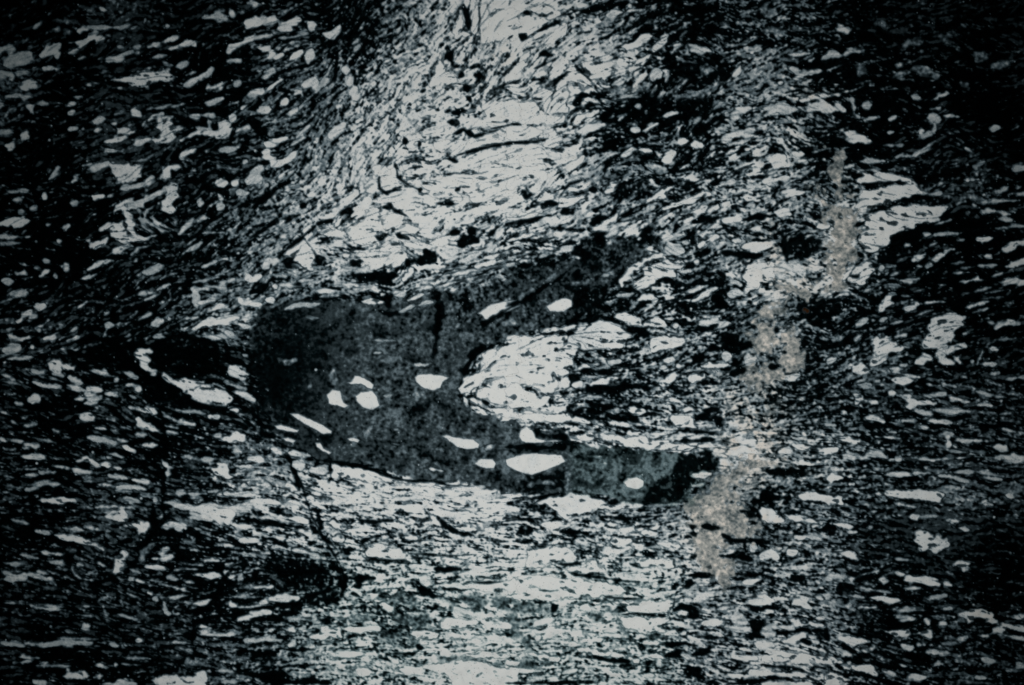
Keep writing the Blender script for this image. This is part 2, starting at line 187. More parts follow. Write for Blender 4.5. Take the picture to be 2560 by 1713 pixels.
S[0,2] = dict(d="221001 112112 212123 212224", g="222111 111111 111123 111123",
P="""440 190 490 140 540 115 580 180 690 220 680 260 580 260 530 300 480 250 450 230
1235 60 1300 40 1380 45 1385 90 1350 110 1370 170 1370 230 1420 250 1420 285 1340 260 1280 200 1235 150
1480 320 1500 290 1600 320 1750 340 1920 380 1980 410 2060 430 2150 520 2100 570 2000 580 1880 560 1760 510 1680 460 1700 430 1630 410 1560 370
2060 270 2100 220 2160 205 2240 240 2280 290 2250 340 2170 335 2090 310
1170 595 1290 600 1340 575 1430 600 1440 650 1400 670 1330 665 1270 630
1225 740 1270 690 1330 730 1410 760 1450 820 1380 815 1310 795 1240 780
720 690 780 645 880 655 905 700 870 725 800 720 760 715
710 1085 780 1050 920 1080 1000 1110 1110 1160 980 1160 870 1140 820 1100
330 1450 420 1415 600 1405 690 1440 700 1480 560 1500 470 1480
2030 880 2080 830 2170 810 2250 850 2240 900 2130 920 2050 900
1865 1150 1910 1110 2010 1105 2090 1140 2130 1240 2060 1250 1960 1210 1900 1170""",
L="""20 70 200 50 80;60 155 320 140 35;370 100 480 70 35;280 40 320 40 50;290 250 430 260 50;480 290 600 320 50;620 320 770 380 80;290 370 400 400 570 400 50;610 390 790 440 40;450 310 600 370 22;10 290 140 340 35;10 350 190 390 22;810 250 960 280 1120 340 60;1040 330 1110 340 70;790 410 940 440 70;1170 380 1300 435 55;960 470 1090 490 50;1180 480 1260 510 35;1110 260 1180 290 1270 330 35;680 520 820 510 940 490 55;770 560 890 540 40;280 530 380 530 90;130 550 220 570 45;2220 115 2280 115 40;2040 360 2150 400 2260 430 35;1950 375 2100 440 18;2090 440 2200 480 2330 520 45;2100 620 2190 620 50;860 780 1000 800 50;1000 760 1070 790 35;1110 590 1210 660 30;1230 840 1360 850 40;1320 940 1450 940 50;1130 950 1190 980 1250 1000 65;1030 870 1170 910 30;800 860 950 910 1080 940 50;1000 900 1070 960 40;970 1010 1060 1030 1140 1050 40;980 1050 1090 1080 25;20 640 120 680 35;100 710 175 760 22;210 760 330 755 45;480 800 550 820 45;100 890 220 900 45;10 860 60 920 60;200 970 370 960 55;200 1040 390 1050 50;250 860 510 920 18;230 1165 350 1160 22;350 1190 510 1190 40;230 1215 350 1215 35;590 1140 700 1170 850 1200 35;470 1130 580 1145 28;30 1215 120 1240 20;240 1300 400 1290 550 1300 50;230 1350 370 1350 45;990 1220 1090 1230 1170 1250 45;1210 1260 1370 1270 60;900 1300 1100 1320 30;1070 1320 1200 1320 1350 1360 45;1060 1360 1220 1370 22;760 1270 900 1275 25;1140 1430 1240 1450 1330 1480 55;870 1510 1070 1505 45;890 1560 1080 1560 30;1400 1440 1450 1450 50;80 1460 180 1470 20;1480 630 1520 670 1620 720 35;1600 620 1800 640 1900 660 30;1900 670 2010 680 60;1630 720 1800 750 45;1500 760 1640 790 40;1520 810 1640 840 55;1910 840 2050 840 55;1660 1050 1780 1070 1960 1070 50;1490 1090 1540 1150 1530 1240 55;2130 1130 2344 1150 40;2260 1075 2344 1080 60;2130 1000 2220 1000 40;1610 1380 1750 1390 1900 1390 60;2040 1390 2150 1390 2344 1380 65;1530 1470 1640 1490 1760 1510 60;2130 1260 2344 1255 25;2210 1310 2280 1320 40;1700 1560 1950 1568 50;1900 1370 2020 1355 25;1850 1500 2344 1520 90""",
F="1680 1130 1800 1140 70",
Q="""860 0 1230 40 1250 180 1400 290 1480 330 1680 480 1900 590 2080 640 1600 600 1450 560 1250 330 1000 220
1420 0 2050 0 2000 230 1850 330 1500 270 1400 180""")
S[1,2] = dict(d="122227 122237 322222 567788", g="444421 444421 443433 222111",
P="""870 360 900 300 960 310 1040 345 1080 390 1060 425 1010 415 960 385 870 385 820 370
645 480 700 435 770 445 790 510 820 560 850 580 810 600 740 580 660 570
900 490 960 445 1060 445 1110 490 1125 580 1070 620 980 600 930 560
1445 320 1480 290 1600 285 1770 320 1710 370 1690 420 1620 445 1540 430 1470 370
300 650 380 655 500 700 620 760 700 810 690 840 620 845 500 780 400 720
160 760 220 755 330 780 400 800 380 830 280 820 190 795
220 870 290 870 370 900 340 925 270 910
540 920 590 920 620 970 700 1010 670 1030 600 1000 555 960
830 880 900 870 950 900 930 920 860 905
1690 860 1740 845 1860 880 1990 885 2050 930 2040 975 1930 985 1840 960 1760 900
1980 1115 2060 1070 2170 1065 2200 1110 2180 1160 2090 1150
1860 420 1900 330 2000 280 2130 260 2060 100 2200 60 2344 0 2344 270 2100 340 1990 420 1930 500 1960 590 1890 560
1980 460 2100 380 2344 290 2344 600 2250 570 2110 520 2050 530
2100 610 2200 590 2344 640 2344 690 2250 670
690 1110 860 1130 1020 1160 1200 1220 1330 1270 1500 1275 1700 1290 1600 1320 1380 1290 1250 1290 1000 1280 900 1250 700 1250""",
L="""2090 980 2250 960 45;1530 1150 1620 1160 1710 1180 45;1440 205 1540 210 1620 190 28;1070 100 1150 95 30;1170 490 1240 485 35;1240 800 1300 800 20;1240 925 1320 940 12;0 1080 80 1090 50;130 970 270 1010 50;290 1010 480 1040 60;330 1090 450 1150 90;480 1180 670 1180 100;40 1310 150 1320 60;240 1340 300 1300 370 1360 70;500 1380 650 1430 820 1440 60;0 1450 400 1470 70;900 1350 1000 1355 45;1080 1400 1260 1420 55;1280 1440 1500 1450 60;1720 1350 1800 1350 50;1500 1390 2000 1400 40;1350 1540 1500 1540 60;1900 1520 2010 1530 60;2010 1410 2344 1420 40;1700 1340 2100 1330 40""",
F="""1430 480 1560 500 60;770 940 820 960 28;470 440 510 360 30;700 250 710 370 30;1000 870 1060 740 1100 680 30;980 1040 1000 950 25;200 170 350 175 22;2200 1080 2344 1085 50;1780 1145 1930 1155 12;1680 950 1690 1000 20""",
D="""20 700 60 830 200 900 80;280 1020 350 1180 400 1370 40;400 1390 500 1400 50;2060 540 2140 560 40;1900 300 1980 100 2100 30 60;680 1100 680 1200 15;0 800 120 850 250 950 350 970 450 1010 560 1080 700 1090 850 1120 1020 1150 1150 1200 1250 1240 1400 1270 1650 1275 1750 1310 2150 1330 24""")
S[2,2] = dict(d="844444 853555 566656 332224", g="034446 033357 222235 444345",
P="""0 0 500 0 480 40 400 60 600 60 580 180 500 220 520 280 430 340 380 310 430 400 370 470 270 500 200 430 100 390 0 380
0 380 100 390 150 440 260 500 350 480 560 480 540 500 400 520 320 540 240 620 60 600 0 560
560 0 820 0 830 50 700 50
1260 0 1600 0 1560 40 1400 80 1290 80
30 690 150 650 420 650 620 690 700 740 550 730 380 720 150 730 40 730
520 830 700 830 900 850 1200 880 1500 920 1700 960 1580 1000 1250 990 1000 930 800 900 600 890
800 710 930 720 1100 760 1200 810 1050 790 900 760
60 880 80 800 130 770 190 800 220 870 330 890 460 900 350 915 200 925 90 915
0 1070 100 1020 300 1020 450 1040 500 1090 400 1140 300 1180 180 1215 80 1190 0 1130
1015 1280 1060 1240 1150 1225 1210 1270 1200 1320 1140 1350 1050 1330
720 390 790 340 900 310 990 320 900 370 830 405 740 405
590 250 660 200 760 180 800 200 700 240
1340 160 1430 130 1510 160 1440 190
1310 380 1400 340 1450 290 1560 290 1480 350 1440 410 1370 410
1580 390 1640 300 1770 270 1760 320 1680 370
1740 220 1800 180 1900 190 2000 210 1880 230 1750 240
1380 540 1460 500 1560 550
1530 650 1620 590 1690 620 1600 650
1440 700 1470 650 1540 680 1660 700 1640 750 1700 790 1560 790 1450 760
1040 610 1100 570 1190 590 1250 650 1170 670
200 1440 350 1390 600 1385 800 1430 1000 1480 1200 1510 1100 1530 800 1540 500 1568 350 1500
0 1400 150 1390 300 1400 200 1420 0 1430""",
L="""690 1045 860 1050 35;610 315 800 315 30;450 370 540 350 80;550 390 650 400 60;580 540 700 490 850 510 35;870 170 1000 180 60;720 115 800 115 45;1350 240 1420 230 35;1500 220 1590 215 40;1650 1225 1830 1200 60;1640 1305 1780 1295 45;2120 150 2250 150 90;1920 120 2020 130 80;1700 950 1900 960 40;1910 920 2250 900 60;1950 990 2250 1010 100;1280 1490 1580 1480 22;1900 360 2000 350 40""",
F="650 1105 870 1110 12;530 1100 520 1200 500 1360 20;900 1160 830 1320 15;550 1020 600 1010 30;160 1300 400 1290 10;1580 1380 1620 1430 60",
V="""1620 1568 1700 1400 1830 1340 1900 1230 2100 1150 2200 1080 2344 1060 2344 1150 2150 1180 2050 1260 1950 1330 2100 1370 1980 1500 2000 1600 1600 1600
2100 300 2250 270 2400 200 2400 420 2300 380 2180 400""",
Q="""500 600 600 560 650 640 780 720 750 740 640 690 550 680
680 530 850 590 980 590 900 630 750 640
780 650 1000 640 1100 660 1180 740 1000 720 850 700
1450 1150 1550 1010 1800 1000 1900 1060 1850 1150 1600 1350 1600 1460 1200 1480 1150 1430 1350 1300
160 1240 500 1170 490 1350 100 1370
2000 1600 2020 1500 2344 1330 2344 1600""",
D="""210 810 300 850 520 870 60;0 960 500 960 70;530 1000 590 950 80;120 430 200 440 240 490 35;380 310 460 350 30;640 250 750 260 850 280 40;650 440 900 430 1250 380 80;1450 400 1530 460 60;1650 200 1730 130 1700 240 80;2000 300 2080 250 2040 150 80;1800 50 2200 30 80;1700 680 1900 700 1900 780 60;1550 820 1900 830 30;1560 900 1850 890 40;1750 620 1890 620 40;340 550 360 550 60;470 740 620 755 22;230 1460 330 1410 25""")
S[3,2] = dict(d="333211 332222 553222 433232", g="543222 543222 433222 433322",
P="""1340 200 1350 150 1420 95 1490 110 1510 150 1450 180
1500 100 1590 60 1610 100 1640 160 1720 180 1720 215 1640 205 1560 170
1620 80 1700 30 1800 5 1810 40 1740 90 1640 100
1690 130 1780 85 1790 120 1760 160 1795 200 1750 200
1140 350 1190 310 1300 320 1340 360 1300 410 1200 400
950 0 1200 20 1300 45 1200 80 1090 90 1100 120 1000 200 930 210 960 130
770 280 760 200 860 180 940 260 850 300
790 480 850 470 880 510 1020 540 980 570 860 540 800 580
1210 500 1300 490 1370 540 1450 510 1530 560 1520 590 1390 570 1310 600 1260 560
600 880 700 870 850 890 960 940 760 945 660 910
410 1000 480 960 640 970 650 1010 560 1030 450 1030
240 950 330 935 390 960 350 1000 270 990
1060 1215 1160 1180 1280 1190 1330 1220 1200 1230
930 1380 1050 1370 1200 1350 1450 1350 1580 1380 1630 1440 1590 1470 1450 1470 1330 1440 1200 1430 1120 1400 1030 1410
1130 1460 1200 1460 1260 1490 1420 1510 1300 1510 1200 1500
250 1400 330 1380 480 1390 600 1410 650 1380 730 1410 680 1450 690 1490 600 1500 450 1460 330 1450
1940 1480 1990 1460 2060 1490 2010 1515""",
L="""1940 200 2090 200 80;1920 190 1970 70 35;2040 60 2120 70 90;1850 185 1890 175 45;530 190 640 150 70;2040 280 2130 285 45;2190 340 2344 310 40;1990 350 2140 400 30;1110 240 1240 240 40;1130 270 1390 320 30;1200 210 1300 210 35;820 390 950 390 40;960 350 1030 350 50;1760 310 1830 330 35;1580 370 1720 410 30;1240 440 1320 440 30;1900 450 2050 480 2200 510 35;2200 520 2290 520 40;1410 500 1550 480 1640 460 50;1100 470 1170 460 60;1650 540 1740 530 1860 550 60;1920 580 2060 580 60;1340 630 1510 660 45;1530 610 1700 630 1840 630 55;2120 660 2260 650 28;1220 715 1370 720 35;1470 720 1560 725 1690 740 40;900 690 1000 710 1080 730 40;1400 770 1480 780 40;1250 790 1400 820 28;1540 850 1640 835 1710 840 45;1090 820 1180 825 30;990 865 1220 880 30;1650 850 1650 990 50;1690 900 1850 895 2050 910 50;1650 990 1830 1010 35;2110 885 2240 885 45;1340 950 1530 955 45;2080 960 2220 980 60;2140 790 2270 825 20;80 970 230 990 60;680 1030 850 1050 50;900 1020 1050 1030 1100 1060 60;1160 1050 1230 1060 90;700 1060 940 1070 40;1250 1050 1500 1080 1700 1060 30;1730 1060 1870 1050 35;2080 1060 2200 1060 2344 1080 60;2010 1130 2200 1160 22;2190 1140 2344 1150 35;570 1150 700 1170 50;540 1260 620 1240 700 1240 70;740 1300 800 1295 40;1330 1200 1500 1200 45;1560 1215 1660 1230 1840 1290 50;1700 1190 1900 1180 2160 1230 40;1850 1230 2150 1260 30;2180 1400 2250 1420 50;1750 1390 1850 1385 22;120 310 300 300 60""",
F="2100 1340 2344 1370 80;50 1270 230 1270 60",
V="""60 -60 240 -50 325 90 295 240 160 275 90 330 0 430 -50 410 90 250 110 100
-60 1060 60 1075 180 1105 120 1125 0 1110""",
D="0 1180 450 1200 60;0 1440 220 1430 70;10 220 90 230 50;800 1000 1100 1110 20")
S[0,3] = dict(d="112134 222223 111122 112123", g="211122 222222 111222 112223",
P="""920 10 1150 0 1200 50 1300 60 1410 110 1360 150 1330 180 1270 190 1180 130 1080 90 1030 40
500 200 550 180 620 200 750 220 850 260 940 310 950 340 850 310 760 290 640 260 540 230
1100 330 1150 325 1180 400 1130 460 1100 500 1130 550 1060 570 1010 550 1060 480 1070 420 1120 390
1790 560 1900 540 2030 530 2130 490 2090 560 1930 600
2040 830 2110 810 2200 840 2344 850 2200 880
2150 980 2230 940 2344 920 2344 980 2200 1000
1770 1000 1850 990 1930 1050 1870 1060 1800 1020
560 1500 620 1430 700 1450 780 1430 830 1490 760 1520 620 1520
1380 1530 1500 1460 1700 1490 1850 1440 1910 1480 1910 1568 1500 1568
1700 0 2080 0 2150 20 2100 110 2000 70 1850 20""",
L="""320 170 460 190 50;90 55 260 90 35;570 130 780 160 50;760 120 900 150 40;340 340 430 355 560 375 35;180 380 350 410 25;20 450 180 460 300 480 40;20 540 200 530 35;30 550 150 590 250 580 80;250 560 400 580 50;400 580 460 600 520 660 40;330 530 450 560 40;450 430 560 450 640 490 40;650 490 690 560 750 600 850 610 45;890 440 980 490 40;700 460 780 480 50;1290 500 1400 495 1530 490 55;1400 410 1500 410 1590 400 55;1480 330 1560 330 50;1190 510 1290 550 25;1520 580 1620 600 40;1590 515 1750 510 1830 510 30;1660 450 1750 470 1860 480 30;1860 430 2010 435 30;2110 570 2120 600 70;2170 600 2230 600 70;1180 610 1240 600 55;1240 610 1330 635 40;1480 650 1650 690 1750 720 30;1350 720 1400 750 40;1460 770 1600 770 1750 745 35;1390 780 1450 800 55;1500 820 1520 900 1550 940 55;1560 810 1780 820 22;1780 830 1920 790 50;1730 880 1800 860 25;1680 620 1780 640 30;1160 730 1270 770 30;2190 690 2344 670 35;2120 760 2344 770 30;20 820 160 825 22;240 830 380 855 610 885 40;310 825 600 860 18;720 925 870 940 950 1000 22;950 880 970 920 1010 920 30;1070 920 1160 950 1260 975 25;740 1030 830 1030 50;590 1070 770 1100 28;740 850 820 850 25;40 1190 150 1200 230 1210 60;220 1180 400 1200 600 1200 840 1190 55;520 1140 900 1150 22;160 1310 370 1320 40;120 1360 290 1360 35;380 1380 420 1370 60;310 1390 650 1395 25;1000 1190 1090 1210 50;1160 1330 1300 1320 1390 1335 28;1110 1380 1200 1390 1300 1385 22;1240 1160 1310 1170 35;1820 1080 1950 1110 2150 1120 45;1570 1180 1750 1190 28;1590 1220 1790 1270 35;2230 1160 2344 1180 60;300 1520 550 1568 60;850 1500 940 1490 40;850 1400 1000 1410 45;1040 1400 1080 1380 50;1970 1440 2200 1460 40;2020 1545 2270 1530 35;950 1560 1250 1560 50;2120 100 2344 140 50;2200 240 2344 270 50;1500 110 1690 130 55;1450 30 1500 30 60;1550 30 1750 80 1900 140 30;2050 290 2150 300 50""",
F="600 330 710 340 12;2140 1330 2300 1310 60;1700 1370 1850 1370 55;1620 240 1800 270 50;1280 420 1350 320 1410 290 30",
D="""1400 0 1420 150 1350 250 1280 400 1180 500 70;2100 520 1950 800 1750 960 70;1100 560 900 620 850 700 60"""
)
S[1,3] = dict(d="556566 236667 455467 356678", g="233322 343333 455633 444533",
P="""640 80 700 60 860 130 800 150 700 130
1000 290 1100 280 1200 330 1380 360 1370 420 1280 430 1100 400 1020 400
1340 210 1480 210 1500 250 1400 250
1700 410 1800 400 1960 460 1850 490 1720 460
1820 140 1950 80 2080 160 1960 180
1120 830 1180 820 1260 850 1285 890 1220 915 1150 880
1410 1110 1500 1060 1620 1065 1680 1110 1640 1150 1480 1140
490 1130 600 1060 750 1050 800 1100 760 1160 580 1165
240 1050 330 1040 380 1090 300 1110
1640 1000 1800 960 2050 1000 1950 1050 1700 1060
1800 1150 1900 1180 2000 1140 2100 1170 2050 1200 1850 1200
1930 1300 2200 1230 2300 1250 2344 1330 2100 1330
1560 1400 1900 1350 2344 1430 2344 1568 1900 1568 1700 1480
840 1420 1000 1390 1100 1460 1000 1500
1900 660 2100 615 2344 600 2344 730 2200 715 2000 690""",
L="""200 40 500 60 80;380 160 500 170 60;700 240 810 240 60;2050 60 2200 110 60;1140 210 1220 215 40;330 340 500 370 630 410 50;0 380 130 370 40;0 680 150 670 30;50 800 230 770 400 780 60;290 1200 380 1200 70;400 1210 550 1220 50;0 1160 240 1160 50;650 1290 980 1300 70;1200 1310 1300 1380 45;800 1060 1150 1050 70;250 950 600 1000 35;1800 890 1990 930 70;1500 640 1600 600 100;1600 650 1900 680 2240 700 50;1300 1430 1500 1440 60;0 900 150 900 50;1640 720 1720 720 40""",
F="750 960 1100 950 60",
Q="""450 770 620 720 760 690 820 700 820 790 600 820 450 820
100 400 400 380 680 520 700 640 400 700 100 500""",
G="""1120 920 1300 890 1500 880 1650 930 1600 1030 1400 1020 1200 980
820 780 1100 740 1600 800 1640 860 1300 840 1100 820
1660 760 2344 740 2344 850 1800 850
1100 1080 1480 1120 1460 1160 1150 1150
1620 1330 2050 1310 2300 1390 2280 1410 1700 1360""",
D="""450 800 350 890 200 950 0 990 70;680 480 750 490 80;740 520 800 600 800 700 70;370 220 450 190 560 170 640 240 750 340 30;0 60 200 100 400 130 40;1480 690 1600 740 1650 830 80;880 600 1100 600 50;900 660 960 680 60;720 200 850 210 40;950 260 1060 220 1160 200 30;950 70 1100 80 1250 70 30;1650 20 1720 110 1850 180 2000 200 45;800 340 900 330 60;1250 1290 1350 1290 1450 1290 25;1470 1230 1530 1240 30;1150 1330 1240 1350 25;1900 630 2100 640 2260 625 16;1700 690 1900 700 40;1400 370 1650 380 18;1100 430 1400 440 14;1640 510 1880 520 50;550 0 600 150 50;0 1300 200 1290 60;0 1480 300 1500 80;50 1540 700 1550 60;560 990 690 1000 35""")
S[2,3] = dict(d="656553 877653 667655 566545", g="233443 122443 442323 443333",
V="1560 -40 2130 -40 2150 100 2230 130 2190 220 2100 240 1960 240 1960 300 1940 380 2000 500 2050 590 1960 650 1870 680 1850 650 1880 590 1730 550 1740 480 1690 380 1660 260 1670 130 1580 60",
P="""250 100 400 60 520 110 450 140 460 200 380 190
960 150 980 120 1120 120 1130 160 1060 175
1170 180 1250 135 1330 170 1320 205 1220 210
890 260 920 220 1120 205 1140 240 1040 290 920 300
755 155 810 130 860 150 800 175
1350 270 1450 270 1540 300 1500 325 1400 310
750 300 780 260 860 270 830 310
860 90 900 75 990 100 930 120
140 320 480 290 600 400 540 460 350 430 260 500 140 490
510 510 650 490 700 440 760 420 860 530 760 560 620 550
1090 430 1250 400 1470 420 1490 490 1300 490 1150 470
0 620 200 560 600 600 850 620 1000 660 1080 720 700 760 300 800 0 780
520 850 600 815 720 810 720 880 600 880
880 800 1100 800 1500 780 1450 900 1100 890
170 1040 250 980 350 940 390 970 280 1030
970 950 1100 930 1400 950 1440 900 1450 980 1380 1020 1380 1070 1200 1090 1060 1060 1000 1000
440 1170 520 1155 640 1200 560 1225 480 1210
1180 1150 1300 1160 1400 1190 1300 1205 1200 1190
580 1240 700 1220 850 1270 1000 1270 1170 1330 1150 1365 980 1330 820 1320
900 1230 1040 1220 1060 1255 930 1255
1210 1310 1260 1270 1390 1260 1420 1330 1300 1340
160 1290 300 1290 480 1310 420 1370 300 1370
0 1330 80 1360 50 1400 0 1400
1640 1000 1750 970 1900 950 2000 990 1850 1030 1700 1030""",
L="""870 170 930 175 35;690 50 800 45 45;560 270 700 290 50;900 340 1100 320 50;210 1140 270 1150 60;650 1090 800 1110 35;850 1080 980 1120 60;450 1470 600 1430 50;300 1480 420 1490 50;1170 1470 1300 1480 50;1000 1520 1200 1530 25;0 1440 260 1450 40;1300 1370 1440 1380 60;2000 950 2160 1000 100;1990 1050 2180 1060 60;2150 770 2344 800 100;2120 630 2300 600 60;1660 770 1770 790 60;1570 770 1640 780 50;1870 880 2000 850 50;2230 1190 2344 1210 90;2020 1300 2240 1330 60;2150 1450 2344 1430 80;1830 1370 2000 1430 50;1540 1290 1680 1320 50;2030 470 2180 480 28;2300 50 2344 50 80;2180 310 2240 320 90;2270 380 2344 400 70""",
G="""0 830 350 820 360 900 0 940
0 950 110 950 110 1190 40 1190
60 1370 280 1370 270 1430 80 1420
330 1400 490 1370 480 1430 340 1430
960 960 1060 1080 1400 1100 1390 1160 1000 1100
700 900 1050 880 1060 920 720 930""",
D="""60 170 200 160 60;100 250 180 255 35;0 70 150 50 250 110 30;840 20 1050 50 1200 30 1400 20 35;450 160 700 180 50;1650 590 1700 560 1860 590 70;1600 680 1640 600 50;1470 880 1550 850 1650 900 1750 900 60;1500 930 1700 940 50;1670 1120 1880 1130 40;1400 1210 1560 1180 1600 1170 45;1420 1280 1500 1280 1600 1260 60;1650 1270 1850 1260 50;1170 1230 1200 1230 60;970 1270 1090 1280 18;700 1320 900 1340 1080 1360 30;980 1330 1070 1350 30;980 1400 1100 1380 40;850 760 950 770 1070 775 1200 775 16;540 550 650 570 850 585 950 610 1120 620 18;390 450 480 470 600 460 22;1080 460 1200 500 16;370 840 400 900 60;1640 110 1680 200 50;1750 110 1900 130 60;1920 190 2050 250 40;1940 250 2344 260 40;1990 370 2200 420 60;2050 550 2344 590 30;2200 870 2344 870 50;2180 1000 2300 1030 80;2130 1130 2300 1080 60;1600 1400 1750 1500 110;1900 1400 2050 1420 28;1990 1330 2200 1380 25;250 700 350 710 430 700 14;0 1560 800 1545 25;1950 1560 2344 1530 40;1200 340 1260 370 60;1200 300 1300 280 30;1650 380 1660 410 50;1130 910 1310 925 14""")
S[3,3] = dict(d="441000 542100 542221 753222", g="432211 432221 333343 233232",
P="""1335 240 1370 170 1410 155 1490 170 1500 200 1560 190 1640 230 1655 280 1620 330 1550 355 1470 335 1410 355 1370 320
1290 30 1320 10 1380 20 1370 60 1310 60
1640 60 1720 45 1780 80 1720 110
1740 130 1800 110 1860 155 1810 170
1700 490 1720 420 1760 410 1850 460 1850 500 1790 525
640 350 730 340 900 420 800 440 700 390
0 0 110 10 140 70 80 100 0 70
140 10 350 20 550 80 400 100 250 60
600 100 700 90 900 120 700 150
740 600 900 540 1020 510 1030 540 850 570 770 620
1080 1080 1200 1070 1310 1040 1300 1100 1260 1145 1150 1130
1340 1100 1430 1060 1510 1060 1500 1130
1760 930 1830 880 1950 870 2080 920 2100 980 2060 1010 1950 980 1870 990 1820 1040 1830 960
1900 1120 2050 1100 2070 1050 2150 1010 2344 1030 2344 1090 2200 1070 2060 1100 2000 1150
2160 940 2344 920 2344 1000 2250 960
140 1170 220 1120 320 1080 370 1090 330 1140 240 1185
180 960 280 970 300 1010 350 1000 380 980 520 1020 500 1060 380 1030 250 1030
0 1270 100 1260 500 1290 700 1370 500 1400 200 1360 0 1350
480 1530 560 1430 700 1480 750 1530 500 1568
750 1400 940 1370 1000 1450 1030 1480 900 1480""",
L="""730 170 820 175 25;900 130 970 135 40;1400 30 1560 25 30;1170 420 1340 430 30;350 210 500 240 30;230 210 350 210 50;170 350 280 350 80;0 380 110 410 80;10 290 130 320 45;540 590 700 580 60;1010 600 1120 620 70;1180 540 1250 560 40;1240 610 1450 620 1590 650 70;1250 690 1400 680 40;790 680 930 695 1140 730 35;1490 760 1560 750 1650 740 55;720 750 880 770 30;940 770 1210 800 70;1610 640 1690 670 50;820 870 990 860 50;1120 880 1250 890 1470 890 40;1600 880 1700 870 50;1160 960 1350 960 50;1430 960 1490 1020 70;1550 1020 1650 1020 80;2120 1110 2344 1160 45;1740 1150 1850 1140 60;1590 1190 1760 1200 28;1350 1190 1450 1210 50;1400 1230 1550 1280 1700 1280 50;1220 1220 1340 1230 50;1960 1330 2080 1360 40;1500 1410 1580 1370 60;2170 1370 2344 1410 60;1900 1500 2000 1510 50;440 960 520 950 60;640 1150 750 1160 900 1200 70;210 820 300 820 380 860 70;300 760 400 780 45;440 770 510 790 45;130 840 180 850 30;850 1230 980 1240 60;1000 1290 1150 1350 1250 1400 55;1200 1500 1450 1500 55;1060 1450 1200 1500 45;0 1540 200 1560 40;0 1080 80 1090 60;100 1030 250 1060 40""",
D="""500 130 620 180 80;800 620 1000 570 50;620 690 770 700 100;1050 1000 1270 1000 90;970 1310 1040 1440 50;400 1060 550 1130 560 1170 60;300 1160 400 1190 50;0 1100 200 1080 400 1060 25;1280 1310 1500 1330 110;0 1380 300 1430 450 1500 30;0 1480 200 1520 30;1520 1000 1540 1100 30;1880 980 2040 990 50;200 600 350 600 50""")

KX, KY = 640.0 / 2344.0, 428.0 / 1568.0
def pts(vals, t):
    a = np.array(vals, float).reshape(-1, 2)
    a = np.where(a <= 0, a - 60, a)                # shapes cut by a sheet border run on across it
    a[:, 0] = np.where((a[:, 0] >= 2344) & (a[:, 0] < 2400), 2404, a[:, 0])
    a[:, 1] = np.where((a[:, 1] >= 1568) & (a[:, 1] < 1610), 1626, a[:, 1])
    return np.stack([a[:, 0] * KX + t[0] * 640, a[:, 1] * KY + t[1] * 428], 1)
POLY = {k: [] for k in "PQVG"}
STRK = {k: [] for k in "LDF"}
for t, sh in S.items():
    for k in "PQVG":
        for line in sh.get(k, "").strip().split("\n"):
            if line.strip():
                POLY[k].append(pts([float(x) for x in line.split()], t))
    for k in "LDF":
        for s in sh.get(k, "").replace("\n", "").split(";"):
            if s.strip():
                v = [float(x) for x in s.split()]
                STRK[k].append((pts(v[:-1], t), v[-1] * KX))

OV = 2560.0 / 2343.0
# long fractures that run across several sheets (overview units)
for q, w_ in (((585, 905, 592, 960, 622, 1010, 662, 1052, 690, 1110, 712, 1180, 745, 1240, 778, 1295, 792, 1335), 4),
              ((368, 850, 374, 930, 378, 1050, 372, 1150, 378, 1205, 362, 1240, 340, 1290), 9),
              ((790, 1338, 700, 1368, 640, 1385, 560, 1405, 480, 1412, 442, 1422, 440, 1470, 452, 1515), 9),
              ((470, 1260, 520, 1330, 470, 1385, 440, 1420), 11),
              ((0, 838, 120, 815, 230, 815, 320, 850, 380, 900, 470, 930, 560, 940), 12),
              ((560, 700, 590, 640, 640, 585, 720, 520), 8),
              ((1290, 1125, 1240, 1140, 1205, 1165), 5),
              ((1090, 748, 1150, 715, 1210, 680, 1270, 640, 1302, 618), 9),
              ((1000, 680, 1003, 740, 996, 790, 990, 820), 13)):
    STRK["D"].append((np.array(q, float).reshape(-1, 2) * OV, w_ * OV))
INC = np.array([585,700, 700,690, 860,690, 1000,672, 1050,655, 1110,642, 1250,612, 1330,572, 1450,535,
                1500,522, 1500,590, 1440,622, 1400,670, 1340,715, 1280,740, 1180,775, 1090,800, 1065,860,
                1045,900, 1080,940, 1180,965, 1190,985, 1290,985, 1310,1015, 1450,1028, 1560,1036,
                1640,1040, 1620,1100, 1560,1155, 1440,1150, 1330,1135, 1130,1126, 1060,1110, 950,1100,
                860,1070, 720,1050, 640,1010, 592,940, 590,870, 572,800, 562,750], float).reshape(-1, 2) * OV

# ----------------------------------------------------------------------------
# fabric fields on a fine sheet
# ----------------------------------------------------------------------------
STEP = 1.85
MX, MY = 0.08 * W, 0.08 * W
NX = int((W + 2 * MX) / STEP); NY = int((H + 2 * MY) / STEP)
xs = -MX + STEP * np.arange(NX); ys = -MY + STEP * np.arange(NY)
X, Y = np.meshgrid(xs, ys)
rng = np.random.default_rng(11)

fy = np.fft.fftfreq(NY)[:, None]; fx = np.fft.rfftfreq(NX)[None, :]
F2 = fx * fx + fy * fy
def blur(a, s):                        # s in working units
    s = s / STEP
    return np.fft.irfft2(np.fft.rfft2(a) * np.exp(-2 * (math.pi * s) ** 2 * F2), s=(NY, NX))
def noise(s, band=True):
    n = np.fft.rfft2(rng.standard_normal((NY, NX)))
    k = np.exp(-2 * (math.pi * s / STEP) ** 2 * F2)
    if band:
        k = k - np.exp(-2 * (math.pi * 2.6 * s / STEP) ** 2 * F2)
    a = np.fft.irfft2(n * k, s=(NY, NX))
    return a / a.std()

def sst(a, b, x):
    t = np.clip((x - a) / (b - a), 0, 1); return t * t * (3 - 2 * t)

